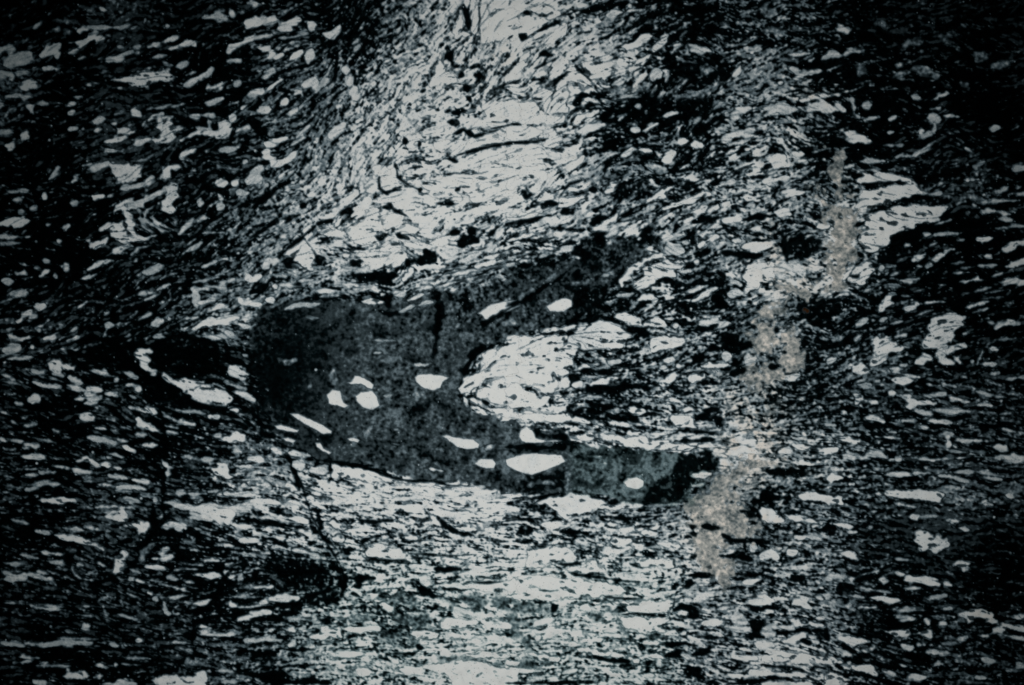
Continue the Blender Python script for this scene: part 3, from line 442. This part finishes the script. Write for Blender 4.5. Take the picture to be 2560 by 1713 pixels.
def up(grid, n0, n1):                  # a hand map of cells -> smooth field
    g = np.array(grid, float)
    cx = np.clip(X / W * n1 - 0.5, 0, n1 - 1.001); cy = np.clip(Y / (428 * 4) * n0 - 0.5, 0, n0 - 1.001)
    ix = cx.astype(int); iy = cy.astype(int); ax = cx - ix; ay = cy - iy
    ax = ax * ax * (3 - 2 * ax); ay = ay * ay * (3 - 2 * ay)
    return (g[iy, ix] * (1 - ax) * (1 - ay) + g[iy, ix + 1] * ax * (1 - ay)
            + g[iy + 1, ix] * (1 - ax) * ay + g[iy + 1, ix + 1] * ax * ay)
gd = np.zeros((16, 24)); gg = np.zeros((16, 24))
for (tx, ty), sh in S.items():
    for k, g in (("d", gd), ("g", gg)):
        for r, row in enumerate(sh[k].split()):
            for c, ch in enumerate(row):
                g[ty * 4 + r, tx * 6 + c] = int(ch) / 10.0
P0 = up(gd, 16, 24); G0 = up(gg, 16, 24)

# direction of the foliation from the mapped slivers
gx = np.arange(-MX, W + MX + 24, 24.0); gy = np.arange(-MY, H + MY + 24, 24.0)
CX, CY = np.meshgrid(gx, gy)
cc = np.zeros_like(CX); ss = np.zeros_like(CX); ww = np.zeros_like(CX)
segs = []
for k, wt in (("L", 1.0), ("D", 0.25)):
    for p, w in STRK[k]:
        ln = np.hypot(*(p[-1] - p[0]))
        if ln < 1.6 * w: continue
        for a, b in zip(p[:-1], p[1:]):
            d = b - a
            segs.append(((a + b) / 2, math.atan2(d[1], d[0]), wt * min(np.hypot(*d), 60) / 60 * min(1, ln / w / 4)))
# general trends, (x, y, slope in degrees up to the right) in overview units
for x, y, dg in [(100,150,20),(300,60,5),(600,100,25),(880,250,50),(780,350,50),(700,450,46),(620,420,45),(900,150,48),(820,270,50),(760,430,50),(640,560,42),(950,120,52),(850,60,42),(1010,40,50),
                 (1100,120,48),(1250,200,38),(1400,150,22),(1700,60,8),(1900,300,-20),(2000,380,-28),(2200,150,-5),
                 (2250,450,-3),(2100,330,-10),(1900,560,10),(1700,400,22),(1600,500,20),(1200,380,15),(1000,330,18),
                 (1000,430,-5),(900,560,8),(1250,560,17),(1350,500,20),(1600,700,15),(1500,800,8),(1700,850,8),(1500,960,-8),
                 (1350,950,-12),(1400,1000,-8),(1900,950,5),(2100,1000,-3),(2200,900,5),(2250,650,12),(1700,1100,5),
                 (1900,1150,-2),(2000,1350,-14),(1850,1500,-18),(1750,1450,-15),(2200,1450,-8),(2200,1250,-5),(1500,1300,-2),(1500,1200,-3),(1300,1200,-1),(1150,1180,-1),(1100,1300,0),(1200,1350,0),(1450,1380,1),(1000,1180,-2),(1200,1500,0),(850,1200,-4),(800,1320,0),(900,1400,-2),(1600,1400,-3),(1400,1500,2),(850,1500,1),(620,1330,-8),(300,1250,-8),(300,1130,-10),(200,1000,-8),(450,1100,-5),
                 (1300,1400,0),(1000,1450,0),(900,1250,-3),(700,1150,-3),(500,1000,-6),(300,900,-20),(150,850,-15),
                 (80,1000,-10),(100,1200,-8),(200,1350,-10),(100,1500,-2),(400,1450,-5),(500,1300,-5),(600,1200,-12),
                 (700,1450,2),(450,700,15),(300,600,30),(500,600,30),(150,450,8),(60,560,2),(300,400,20),(200,700,25)]:
    segs.append((np.array([x, y]) * OV, math.radians(-dg), 2.0))
for m, a, w in segs:
    r2 = (CX - m[0]) ** 2 + (CY - m[1]) ** 2
    k = w * (np.exp(-r2 / (2 * 42.0 ** 2)) + 0.02 * np.exp(-r2 / (2 * 170.0 ** 2)) + 1e-7)
    cc += k * math.cos(2 * a); ss += k * math.sin(2 * a)
m = np.hypot(cc, ss) + 1e-12
cc /= m; ss /= m
def samp(g):
    u = np.clip((X + MX) / 24.0, 0, len(gx) - 1.001); v = np.clip((Y + MY) / 24.0, 0, len(gy) - 1.001)
    i = u.astype(int); j = v.astype(int); a = u - i; b = v - j
    return g[j, i] * (1 - a) * (1 - b) + g[j, i + 1] * a * (1 - b) + g[j + 1, i] * (1 - a) * b + g[j + 1, i + 1] * a * b
CALM = np.clip(sst(1150, 800, Y), 0.0, 1)           # the lower half is laid out flat and calm
TH = 0.5 * np.arctan2(samp(ss), samp(cc)) + (0.07 + 0.16 * CALM) * noise(26) + (0.06 + 0.08 * CALM) * noise(11)
VX = np.cos(TH).astype(np.float32); VY = np.sin(TH).astype(np.float32)

def lic(src, L):
    src = src.astype(np.float32)
    acc = src.copy(); wsum = 1.0
    II, JJ = np.meshgrid(np.arange(NX, dtype=np.float32), np.arange(NY, dtype=np.float32))
    for sgn in (1, -1):
        px = II.copy(); py = JJ.copy(); dx = sgn * VX; dy = sgn * VY
        for k in range(1, L + 1):
            px = np.clip(px + dx, 0, NX - 1.01); py = np.clip(py + dy, 0, NY - 1.01)
            ix = px.astype(np.int32); iy = py.astype(np.int32)
            idx = iy * NX + ix
            nx = VX.ravel()[idx]; ny = VY.ravel()[idx]
            s = np.where(nx * dx + ny * dy < 0, -1, 1).astype(np.float32)
            dx = nx * s; dy = ny * s
            wk = math.cos(0.5 * math.pi * k / (L + 1)) ** 2
            acc += wk * src.ravel()[idx]; wsum += wk
    return (acc / acc.std()).astype(np.float64)

A = lic(noise(4.2), 16)
A2 = lic(noise(3.2), 12)
A3 = lic(noise(4.0), 12)
LG = lic(noise(1.5), 26)
B = lic(noise(1.9), 8)
Cc = lic(noise(7.0), 17)
E = lic(noise(1.2, False), 4)
iso = noise(2.2, False); iso2 = noise(5, False); lo = noise(60, False); n4 = noise(4, False); n9 = noise(9, False)
def gcdf(n): return 0.5 * (1 + np.tanh(0.7978 * (n + 0.044715 * n ** 3)))
big = sst(0.25, 0.7, P0)
n = (0.62 - 0.15 * G0) * A + (0.40 + 0.25 * G0) * B + (0.25 + 0.55 * big) * Cc + 0.18 * LG + (0.22 + 0.5 * G0) * E + (0.12 + 0.75 * G0) * iso + 0.30 * G0 * iso2
n += 0.32 * (1 - CALM) * LG
UU = gcdf(n / n.std() + 0.25 * lo)
UF = gcdf((0.9 * LG + 0.35 * A + 0.2 * E) / 1.0)

# --- signed distances of the mapped shapes -------------------------------------
def window(lo_, hi_, pad):
    i0 = int(max(0, (lo_[0] - pad + MX) / STEP)); i1 = int(min(NX, (hi_[0] + pad + MX) / STEP + 2))
    j0 = int(max(0, (lo_[1] - pad + MY) / STEP)); j1 = int(min(NY, (hi_[1] + pad + MY) / STEP + 2))
    return slice(j0, j1), slice(i0, i1)
def sd_poly(p, pad=22):
    w = window(p.min(0), p.max(0), pad)
    x = X[w]; y = Y[w]
    d = np.full(x.shape, 1e9); ins = np.zeros(x.shape, bool)
    q = np.roll(p, -1, 0)
    for (ax, ay), (bx, by) in zip(p, q):
        ex, ey = bx - ax, by - ay
        t = np.clip(((x - ax) * ex + (y - ay) * ey) / (ex * ex + ey * ey + 1e-9), 0, 1)
        d = np.minimum(d, (x - ax - t * ex) ** 2 + (y - ay - t * ey) ** 2)
        c = (ay > y) != (by > y)
        with np.errstate(divide='ignore', invalid='ignore'):
            xi = ax + (y - ay) * ex / (ey if abs(ey) > 1e-9 else 1e-9)
        ins ^= c & (x < xi)
    d = np.sqrt(d)
    return w, np.where(ins, -d, d)
def sd_strk(p, wd_, pad=18):
    w = window(p.min(0), p.max(0), pad + wd_)
    x = X[w]; y = Y[w]
    sl = np.hypot(*(p[1:] - p[:-1]).T); tot = sl.sum() + 1e-6; s0 = 0
    # shapes are rounded spindles: shorten by part of the width at each end
    best = np.full(x.shape, 1e9)
    for k, ((ax, ay), (bx, by)) in enumerate(zip(p[:-1], p[1:])):
        ex, ey = bx - ax, by - ay
        t = np.clip(((x - ax) * ex + (y - ay) * ey) / (ex * ex + ey * ey + 1e-9), 0, 1)
        u = (s0 + t * sl[k]) / tot
        taper = np.sqrt(np.clip(1 - np.abs(2 * u - 1) ** 2.2, 0.0, 1)) * 0.93 + 0.05
        d = np.hypot(x - ax - t * ex, y - ay - t * ey) - 0.5 * wd_ * taper
        best = np.minimum(best, d); s0 += sl[k]
    return w, best

K = np.zeros((NY, NX))                     # rims of mapped clasts keep the fabric away
cache = {}
for k in ("P",):
    cache[k] = [sd_poly(p) for p in POLY[k]]
for k in ("L", "F", "D"):
    cache[k] = [sd_strk(p, w) for p, w in STRK[k]]
for k in ("Q", "V", "G"):
    cache[k] = [sd_poly(p, 30) for p in POLY[k]]
for k, am in (("P", 0.75), ("L", 0.55)):
    for w, d in cache[k]:
        K[w] = np.maximum(K[w], am * np.exp(-np.clip(d, 0, None) / 8.0))
Pb = np.interp(P0, [0, 0.1, 0.2, 0.35, 0.5, 0.65, 0.8, 1.0], [0.03, 0.10, 0.19, 0.38, 0.66, 0.88, 0.97, 0.99])
Pe = Pb * (1 - K * np.clip(1.15 - 1.35 * Pb, 0.05, 1))
soft = 0.22 + 0.50 * G0 + 0.08 * big
v = np.clip((UU - (1 - Pe)) / (2 * soft) + 0.34, 0, 1)
v = 0.55 * v + 0.45 * v * v * (3 - 2 * v)
top = 0.66 + 0.32 * sst(0.12, 0.6, P0) - 0.20 * G0 * sst(0.9, 0.6, P0)
mid = 1 - np.abs(2 * v - 1)
v *= 1 - (0.26 - 0.16 * sst(0.45, 0.8, P0)) * (1 - gcdf(A3 + 0.5 * n9)) + 0.02                 # grains differ in brightness
v = v * top * (1 + 0.07 * B + 0.06 * n9 + 0.10 * iso * (0.4 + G0)) + mid * (0.10 * E + 0.12 * iso)
dimg = sst(0, 0.35, gcdf(A2 + 0.3 * iso + 0.5 * lo) - (0.74 - 0.36 * P0)) * (0.27 + 0.25 * sst(0, 0.5, P0))
v = np.maximum(v, dimg * (1 + 0.12 * E + 0.12 * iso))
v += (1 - v) * (0.06 + 1.0 * G0 + 0.5 * sst(1150, 1300, Y) * sst(560, 900, X) * sst(1900, 1600, X)) * P0 * 0.30 * np.clip(1 + 0.8 * iso + 0.5 * E, 0, 3)
v *= 1 - 0.40 * sst(0.22, 0.04, UF) * (0.35 + 0.65 * big)
v = np.clip(v, 0, 1)

# grey-green mudstone-like inclusion
wI, dI = sd_poly(INC, 30)
xo = X[wI] / OV; yo = Y[wI] / OV
rag = sst(720, 600, xo) + sst(1540, 1620, xo) + 0.8 * sst(1000, 1100, xo) * sst(800, 700, yo)
dIn = dI + (3.5 + 7 * rag) * n9[wI] + 2 * n4[wI] + 5 * rag * A[wI]
aI = sst(3 + 6 * rag, -3 - 8 * rag, dIn)
tone = 0.258 - 0.205 * sst(830, 620, xo) - 0.09 * sst(1000, 1150, xo) * sst(800, 700, yo)
tone = tone - 0.10 * sst(1490, 1640, xo) + 0.02 * lo[wI] + 0.04 * sst(1290, 1330, xo) * sst(980, 1030, yo)
tx_ = tone * (1 + (0.36 + 0.5 * rag) * iso[wI] + 0.20 * iso2[wI] + 0.16 * n9[wI] + 0.10 * B[wI]) * (1 - 0.6 * sst(1.1, 2.0, noise(14)[wI]))
tx_ = np.clip(tx_, 0.01, 0.5)
v[wI] = v[wI] * (1 - aI) + tx_ * aI
INCM = np.zeros((NY, NX)); INCM[wI] = aI

for w, d in cache["Q"]:
    a = sst(4, -6, d + 4 * n9[w] + 2.5 * n4[w])
    v[w] *= 1 - a * (0.90 - 0.62 * sst(0.5, 1.9, n4[w] * 0.5 + iso[w] * 0.7 + 0.4 * A[w]) * (1 - 0.25 * INCM[w]))
GREEN = np.zeros((NY, NX))
for w, d in cache["G"]:
    a = sst(8, -10, d + 7 * n9[w] + 3 * n4[w]) * 0.8
    v[w] = v[w] * (1 - a) + a * np.clip(0.36 + 0.10 * iso[w] + 0.10 * A[w], 0.05, 0.8)
    GREEN[w] = np.maximum(GREEN[w], 0.5 * a)
GREEN = np.maximum(GREEN, 0.55 * sst(1180 * OV, 1380 * OV, Y) * sst(560 * OV, 800 * OV, X) * sst(1620 * OV, 1480 * OV, X))
GREEN = np.maximum(GREEN, 0.45 * INCM * sst(1290 * OV, 1320 * OV, X) * sst(960 * OV, 1000 * OV, Y))

PART = []
jx = np.minimum(np.abs(X % 640 - 640), X % 640); jy = np.minimum(np.abs(Y % 428 - 428), Y % 428)
SEAM = sst(-1.0, 0.7, n9 + 0.6 * n4) * (1 - 0.55 * sst(0.45, 0.8, P0)) * (1 - (1 - sst(16, 30, jx)) * (X > 20)) * (1 - (1 - sst(14, 26, jy)) * (Y > 20))
UV2 = gcdf((0.70 * A2 + 0.50 * iso2 + 0.35 * E) / 0.95 - 0.25 * n9)
for i, (w, d) in enumerate(cache["P"]):
    size = min(1.0, (-d.min()) / 12.0)
    inside = INCM[w][d < -1].mean() > 0.8
    q_ = 0.3 if inside else 1.0
    dn = d + 0.6 + q_ * ((0.5 + 0.9 * size) * n4[w] + 1.6 * size * n9[w] + 1.0 * iso[w] - (0.8 + 1.4 * size) * A[w])
    a = sst(3.4, -3.4, dn) if not inside else sst(2.2, -2.4, dn)
    vein = np.minimum(0.85, sst(0.18, 0.04, UV2[w]) * 0.72 + 0.5 * sst(0.24, 0.05, UF[w]) * sst(1000, 850, Y[w])) * sst(0.5, -4, d) * (1 - INCM[w])
    if not inside:
        v[w] *= 1 - SEAM[w] * 0.66 * sst(8.5, 3.0, dn) * sst(-3, 1.5, dn)       # dark seam wrapped round the clast
    dim = 0.10 * sst(0.45, 0.1, P0[w]) * (0 if inside else 1)
    body = (0.965 - dim + 0.03 * n9[w] + 0.03 * B[w] * (0 if inside else 1)) * (1 - vein)
    v[w] = np.maximum(v[w] * (1 - 0.4 * a), body * a)
    PART.append((w, dn))
TAN = np.zeros((NY, NX))
for w, d in cache["V"]:
    dn = d + 8.0 * n4[w] + 7 * n9[w] + 2 * iso[w] + 3 * A[w]
    a = sst(6, -6, dn)
    body = np.clip(0.635 + 0.08 * iso[w] + 0.05 * n9[w] - 0.05 * E[w], 0, 1) * (1 - 0.6 * sst(1.5, 2.4, n4[w] + 0.3 * iso[w]))
    a2 = a * (1 - 0.45 * sst(0.9, 1.6, n9[w]) * sst(-22, -4, d))
    v[w] = v[w] * (1 - a2) + a2 * body
    TAN[w] = np.maximum(TAN[w], a)
VEINM = TAN > 0.5
for i, (w, d) in enumerate(cache["D"]):
    wd_ = STRK["D"][i][1]
    a = sst(3.2, -3.2, d + min(2.4, 0.12 * wd_) * n4[w] + min(2, 0.08 * wd_) * n9[w] + min(2, 0.10 * wd_) * A[w] - 0.6)
    v[w] *= 1 - a * (0.95 - 0.12 * sst(0.8, 2, iso[w]))
for i, (w, d) in enumerate(cache["L"]):
    wd_ = STRK["L"][i][1]
    ar = min(1.0, (np.hypot(*(STRK["L"][i][0][-1] - STRK["L"][i][0][0])) / wd_) / 3)
    dn = d + 0.5 + min(1.6, 0.09 * wd_) * n4[w] + min(2.2, 0.10 * wd_) * n9[w] - min(2.6, 0.16 * wd_) * (0.4 + 0.6 * ar) * A[w] + 0.8 * iso[w]
    a = sst(3.2, -3.4, dn)
    v[w] *= 1 - SEAM[w] * 0.6 * sst(7.0, 2.5, dn) * sst(-3, 1.5, dn)
    up_ = sst(0.15, 0.5, P0[w]) * 0.10
    v[w] = np.maximum(v[w], a * (0.68 + up_ + 0.09 * math.sin(i * 7.3) + min(0.14, wd_ / 130)) * (1 + 0.04 * n9[w] + 0.06 * B[w]) * (1 - 0.30 * sst(0.25, 0.03, UF[w])))
for i, (w, d) in enumerate(cache["F"]):
    a = sst(6, -6, d + 3 * n4[w] + 3 * n9[w])
    v[w] = np.maximum(v[w], a * (0.48 + 0.12 * iso[w]))

# brown weathering haze beside the vein, in patches
def blob(cx, cy, rx, ry, am):
    global TAN
    r = ((X / OV - cx) / rx) ** 2 + ((Y / OV - cy) / ry) ** 2
    TAN = np.maximum(TAN, am * np.exp(-r) * sst(-0.6, 0.8, n9 + 0.5 * n4))
blob(1700, 1010, 70, 40, 0.9); blob(1740, 960, 90, 130, 0.9); blob(1780, 1085, 90, 18, 0.9); blob(1820, 560, 60, 60, 0.8); blob(1700, 1080, 90, 60, 0.8); blob(1800, 560, 70, 60, 0.8)
blob(1820, 640, 60, 40, 0.7); blob(1880, 215, 60, 25, 0.7); blob(2110, 160, 70, 40, 0.6); blob(1860, 300, 60, 50, 0.3)
blob(1480, 210, 50, 20, 0.5); blob(1140, 130, 30, 20, 0.6); blob(1600, 1230, 50, 60, 0.5); blob(1740, 1210, 60, 60, 0.7)
blob(2260, 1400, 60, 40, 0.5); blob(70, 320, 60, 40, 0.5)

# dust-fine bright grains
for q in range(1500):
    x = rng.uniform(0, W); y = rng.uniform(0, H); r = rng.choice([1.3, 1.6, 2.2, 3.4], p=[.45, .35, .16, .04])
    w = window(np.array([x, y]), np.array([x, y]), r + 3)
    a = sst(r + 0.9, r - 0.9, np.hypot(X[w] - x, Y[w] - y))
    v[w] = np.maximum(v[w], a * rng.uniform(0.35, 0.95))
RUST = np.zeros((NY, NX))
for ox, oy, r in [(1842, 708, 2.2), (1545, 1232, 3), (385, 1345, 3), (1848, 713, 2)]:
    w = window(np.array([ox, oy]) * OV, np.array([ox, oy]) * OV, 3 * r)
    a = sst(r + 3, r - 3, np.hypot(X[w] - ox * OV, Y[w] - oy * OV) + 3 * n4[w])
    RUST[w] = np.maximum(RUST[w], a); v[w] = np.maximum(v[w], 0.45 * a)
v = np.clip(0.55 * v + 0.45 * blur(v, 2.4), 0, 1)
v = np.clip(v * (1.03 + 0.07 * sst(0.4, 0.7, P0) * (1 - INCM)), 0, 1)
v = np.where(INCM > 0.5, v, 0.6 * v + 0.4 * v * v * (3 - 2 * v))

# ----------------------------------------------------------------------------
# material: one rock material driven by the mineral fields
# ----------------------------------------------------------------------------
mat = bpy.data.materials.new("banded_rock")
mat.use_nodes = True
nt = mat.node_tree; nd = nt.nodes; lk = nt.links
for x in list(nd): nd.remove(x)
def N(t, **kw):
    o = nd.new(t)
    for k_, v_ in kw.items(): setattr(o, k_, v_)
    return o
def MT(op, a, b=None, clamp=False):
    o = N("ShaderNodeMath", operation=op, use_clamp=clamp)
    for i, q in enumerate((a, b)):
        if q is None: continue
        if isinstance(q, (int, float)): o.inputs[i].default_value = q
        else: lk.new(q, o.inputs[i])
    return o.outputs[0]
out = N("ShaderNodeOutputMaterial"); bs = N("ShaderNodeBsdfPrincipled")
lk.new(bs.outputs[0], out.inputs[0])
at = N("ShaderNodeAttribute", attribute_name="mineral")
sp = N("ShaderNodeSeparateColor"); lk.new(at.outputs["Color"], sp.inputs[0])
tc = N("ShaderNodeTexCoord")
def NZ(scale, detail=2.0):
    o = N("ShaderNodeTexNoise"); o.inputs["Scale"].default_value = scale; o.inputs["Detail"].default_value = detail
    lk.new(tc.outputs["Object"], o.inputs["Vector"]); return o.outputs[0]
grain = MT('SUBTRACT', NZ(900, 2), 0.5)
mott = MT('SUBTRACT', NZ(330, 3), 0.5)
val = sp.outputs[0]
gv = MT('ADD', MT('MULTIPLY', grain, 0.34), MT('MULTIPLY', mott, 0.26))
amp = MT('MULTIPLY', MT('ADD', val, 0.03), MT('SUBTRACT', 1.25, MT('MULTIPLY', val, 0.85)))
val2 = MT('ADD', val, MT('MULTIPLY', gv, MT('MULTIPLY', amp, 1.7)), True)
ramp = N("ShaderNodeValToRGB"); lk.new(val2, ramp.inputs[0])
e = ramp.color_ramp.elements
e[0].position = 0.0; e[0].color = (0.0002, 0.0005, 0.0006, 1)
e[1].position = 1.0; e[1].color = (0.635, 0.635, 0.62, 1)
for p_, c_ in ((0.08, (0.0018, 0.0044, 0.0052)), (0.28, (0.032, 0.047, 0.054)), (0.50, (0.120, 0.160, 0.182)), (0.75, (0.345, 0.385, 0.400)), (0.90, (0.585, 0.60, 0.60))):
    x = e.new(p_); x.color = (*c_, 1)
def mix(fac, a, b, mode='MIX'):
    o = N("ShaderNodeMix", data_type='RGBA', blend_type=mode)
    lk.new(fac, o.inputs[0]) if not isinstance(fac, (int, float)) else setattr(o.inputs[0], 'default_value', fac)
    for i, q in ((6, a), (7, b)):
        if isinstance(q, tuple): o.inputs[i].default_value = q
        else: lk.new(q, o.inputs[i])
    return o.outputs[2]
c = ramp.outputs[0]
c = mix(sp.outputs[1], c, (1.0, 0.90, 0.82, 1), 'MULTIPLY')
gf = MT('MULTIPLY', sp.outputs[2], MT('SUBTRACT', 1.0, MT('POWER', val2, 2.0)), True)
c = mix(gf, c, (0.80, 1.02, 0.92, 1), 'MULTIPLY')
at2 = N("ShaderNodeAttribute", attribute_name="rust")
c = mix(at2.outputs["Fac"], c, (0.30, 0.09, 0.03, 1), 'MULTIPLY')
# black pin-prick pits scattered in the pale quartz
vo = N("ShaderNodeTexVoronoi", feature='F1'); vo.inputs["Scale"].default_value = 520
lk.new(tc.outputs["Object"], vo.inputs["Vector"])
pit = MT('LESS_THAN', vo.outputs["Distance"], 0.16)
pit = MT('MULTIPLY', pit, 0.42)
c = mix(pit, c, (0.25, 0.27, 0.27, 1), 'MULTIPLY')
lk.new(c, bs.inputs["Base Color"])
bs.inputs["Roughness"].default_value = 0.9
bs.inputs["Specular IOR Level"].default_value = 0.0
bmp = N("ShaderNodeBump"); bmp.inputs["Strength"].default_value = 0.25; bmp.inputs["Distance"].default_value = 0.0004
lk.new(MT('ADD', grain, mott), bmp.inputs["Height"]); lk.new(bmp.outputs[0], bs.inputs["Normal"])

# ----------------------------------------------------------------------------
# mesh: the sheet cut into parts along the mapped outlines, each with depth
# ----------------------------------------------------------------------------
Z = (0.00045 * v + 0.00012 * n4 + 0.00035 * n9 + 0.0012 * noise(140, False) - 0.0012 * sst(0.5, 0.0, v) * 0.25)
PX = (X - W / 2) * U; PY = -(Y - H / 2) * U
# broken outer rim of the slab, outside the picture
ed = np.minimum(np.minimum(X + MX, W + MX - X), np.minimum(Y + MY, H + MY - Y))
rim = sst(60, 0, ed)
Z = Z - rim * (0.010 + 0.004 * n9)

lab = np.zeros((NY, NX), np.int32)         # 0 = matrix
lab[(INCM > 0.5)] = 1
lab[VEINM] = 2
lab[VEINM & (Y > 1055)] = 9999
areas = []
for i, (w, dn) in enumerate(PART):
    m_ = (dn < 0.5) & (v[w] > 0.42)
    areas.append((m_.sum(), i))
areas.sort(reverse=True)
def in_inc(i):
    w, dn = PART[i]
    m_ = dn < -1
    if m_.sum() == 0: return False
    return INCM[w][m_].mean() > 0.8
# crystals in the inclusion always; outside it the largest of the mapped ones
chosen_in = [i for a, i in areas if a > 25 and in_inc(i)]
chosen_out = [i for a, i in areas if a > 25 and not in_inc(i)][:98]
code = {}
k = 3
for i in chosen_out + chosen_in:
    w, dn = PART[i]
    m_ = (dn < 0.5) & (v[w] > 0.42)
    sub = lab[w]; sub[m_ & (sub != 2) & (sub != 9999)] = k; lab[w] = sub
    code[k] = i; k += 1
fl = lab[:-1, :-1].copy()

co = np.stack([PX, PY, Z], -1).reshape(-1, 3).astype(np.float32)
col = np.stack([v, TAN, GREEN, np.ones_like(v)], -1).reshape(-1, 4).astype(np.float32)
rust = RUST.reshape(-1).astype(np.float32)
idx = np.arange(NX * NY).reshape(NY, NX)
Q4 = np.stack([idx[:-1, :-1], idx[1:, :-1], idx[1:, 1:], idx[:-1, 1:]], -1)

def build(name, mask, parent, depth):
    """faces of the sheet where mask holds, with walls going down and a closing floor"""
    q = Q4[mask]
    used, inv = np.unique(q, return_inverse=True)
    q = inv.reshape(q.shape)
    nv = len(used)
    top = co[used]
    bot = top.copy(); bot[:, 2] = -depth if depth > 0.05 else top[:, 2] - depth
    ea = np.concatenate([q[:, [0, 1]], q[:, [1, 2]], q[:, [2, 3]], q[:, [3, 0]]])
    key = ea[:, 0].astype(np.int64) * nv + ea[:, 1]
    rev = ea[:, 1].astype(np.int64) * nv + ea[:, 0]
    bd = ea[~np.isin(key, rev)]
    walls = np.stack([bd[:, 1], bd[:, 0], bd[:, 0] + nv, bd[:, 1] + nv], -1)
    verts = np.concatenate([top, bot])
    faces = np.concatenate([q, walls, q[:, ::-1] + nv]) if depth < 0.05 else np.concatenate([q, walls])
    me = bpy.data.meshes.new(name)
    me.vertices.add(len(verts)); me.vertices.foreach_set("co", verts.astype(np.float32).ravel())
    me.loops.add(faces.size); me.loops.foreach_set("vertex_index", faces.astype(np.int32).ravel())
    me.polygons.add(len(faces))
    me.polygons.foreach_set("loop_start", (np.arange(len(faces)) * 4).astype(np.int32))
    me.polygons.foreach_set("loop_total", np.full(len(faces), 4, np.int32))
    me.polygons.foreach_set("use_smooth", np.concatenate([np.ones(len(q), bool), np.zeros(len(faces) - len(q), bool)]))
    me.update(calc_edges=True)
    a_ = me.attributes.new("mineral", 'FLOAT_COLOR', 'POINT')
    cv = col[used]; a_.data.foreach_set("color", np.concatenate([cv, cv]).ravel())
    r_ = me.attributes.new("rust", 'FLOAT', 'POINT')
    rv = rust[used]; r_.data.foreach_set("value", np.concatenate([rv, rv]))
    me.materials.append(mat)
    o = bpy.data.objects.new(name, me)
    C.objects.link(o); o.parent = parent
    return o

root = bpy.data.objects.new("rock", None)
root.empty_display_size = 0.1
C.objects.link(root)
root["label"] = "black rock face streaked with pale clasts around a dark grey inclusion and a tan vein"
root["category"] = "rock"
root["kind"] = "thing"

build("dark_matrix", fl == 0, root, 0.09)
inc = build("dark_inclusion", fl == 1, root, 0.012)
inc["label"] = "smooth dark grey pointed inclusion dotted with a few white crystals"
build("tan_vein", fl == 2, root, 0.008)
build("tan_vein", fl == 9999, root, 0.008)
for kk, i in code.items():
    mk = fl == kk
    if mk.sum() < 12: continue
    a_ = mk.sum()
    if i in chosen_in:
        build("white_crystal", mk, inc, 0.004)
    else:
        build("pale_lens" if a_ > 3000 else "pale_clast", mk, root, 0.004)
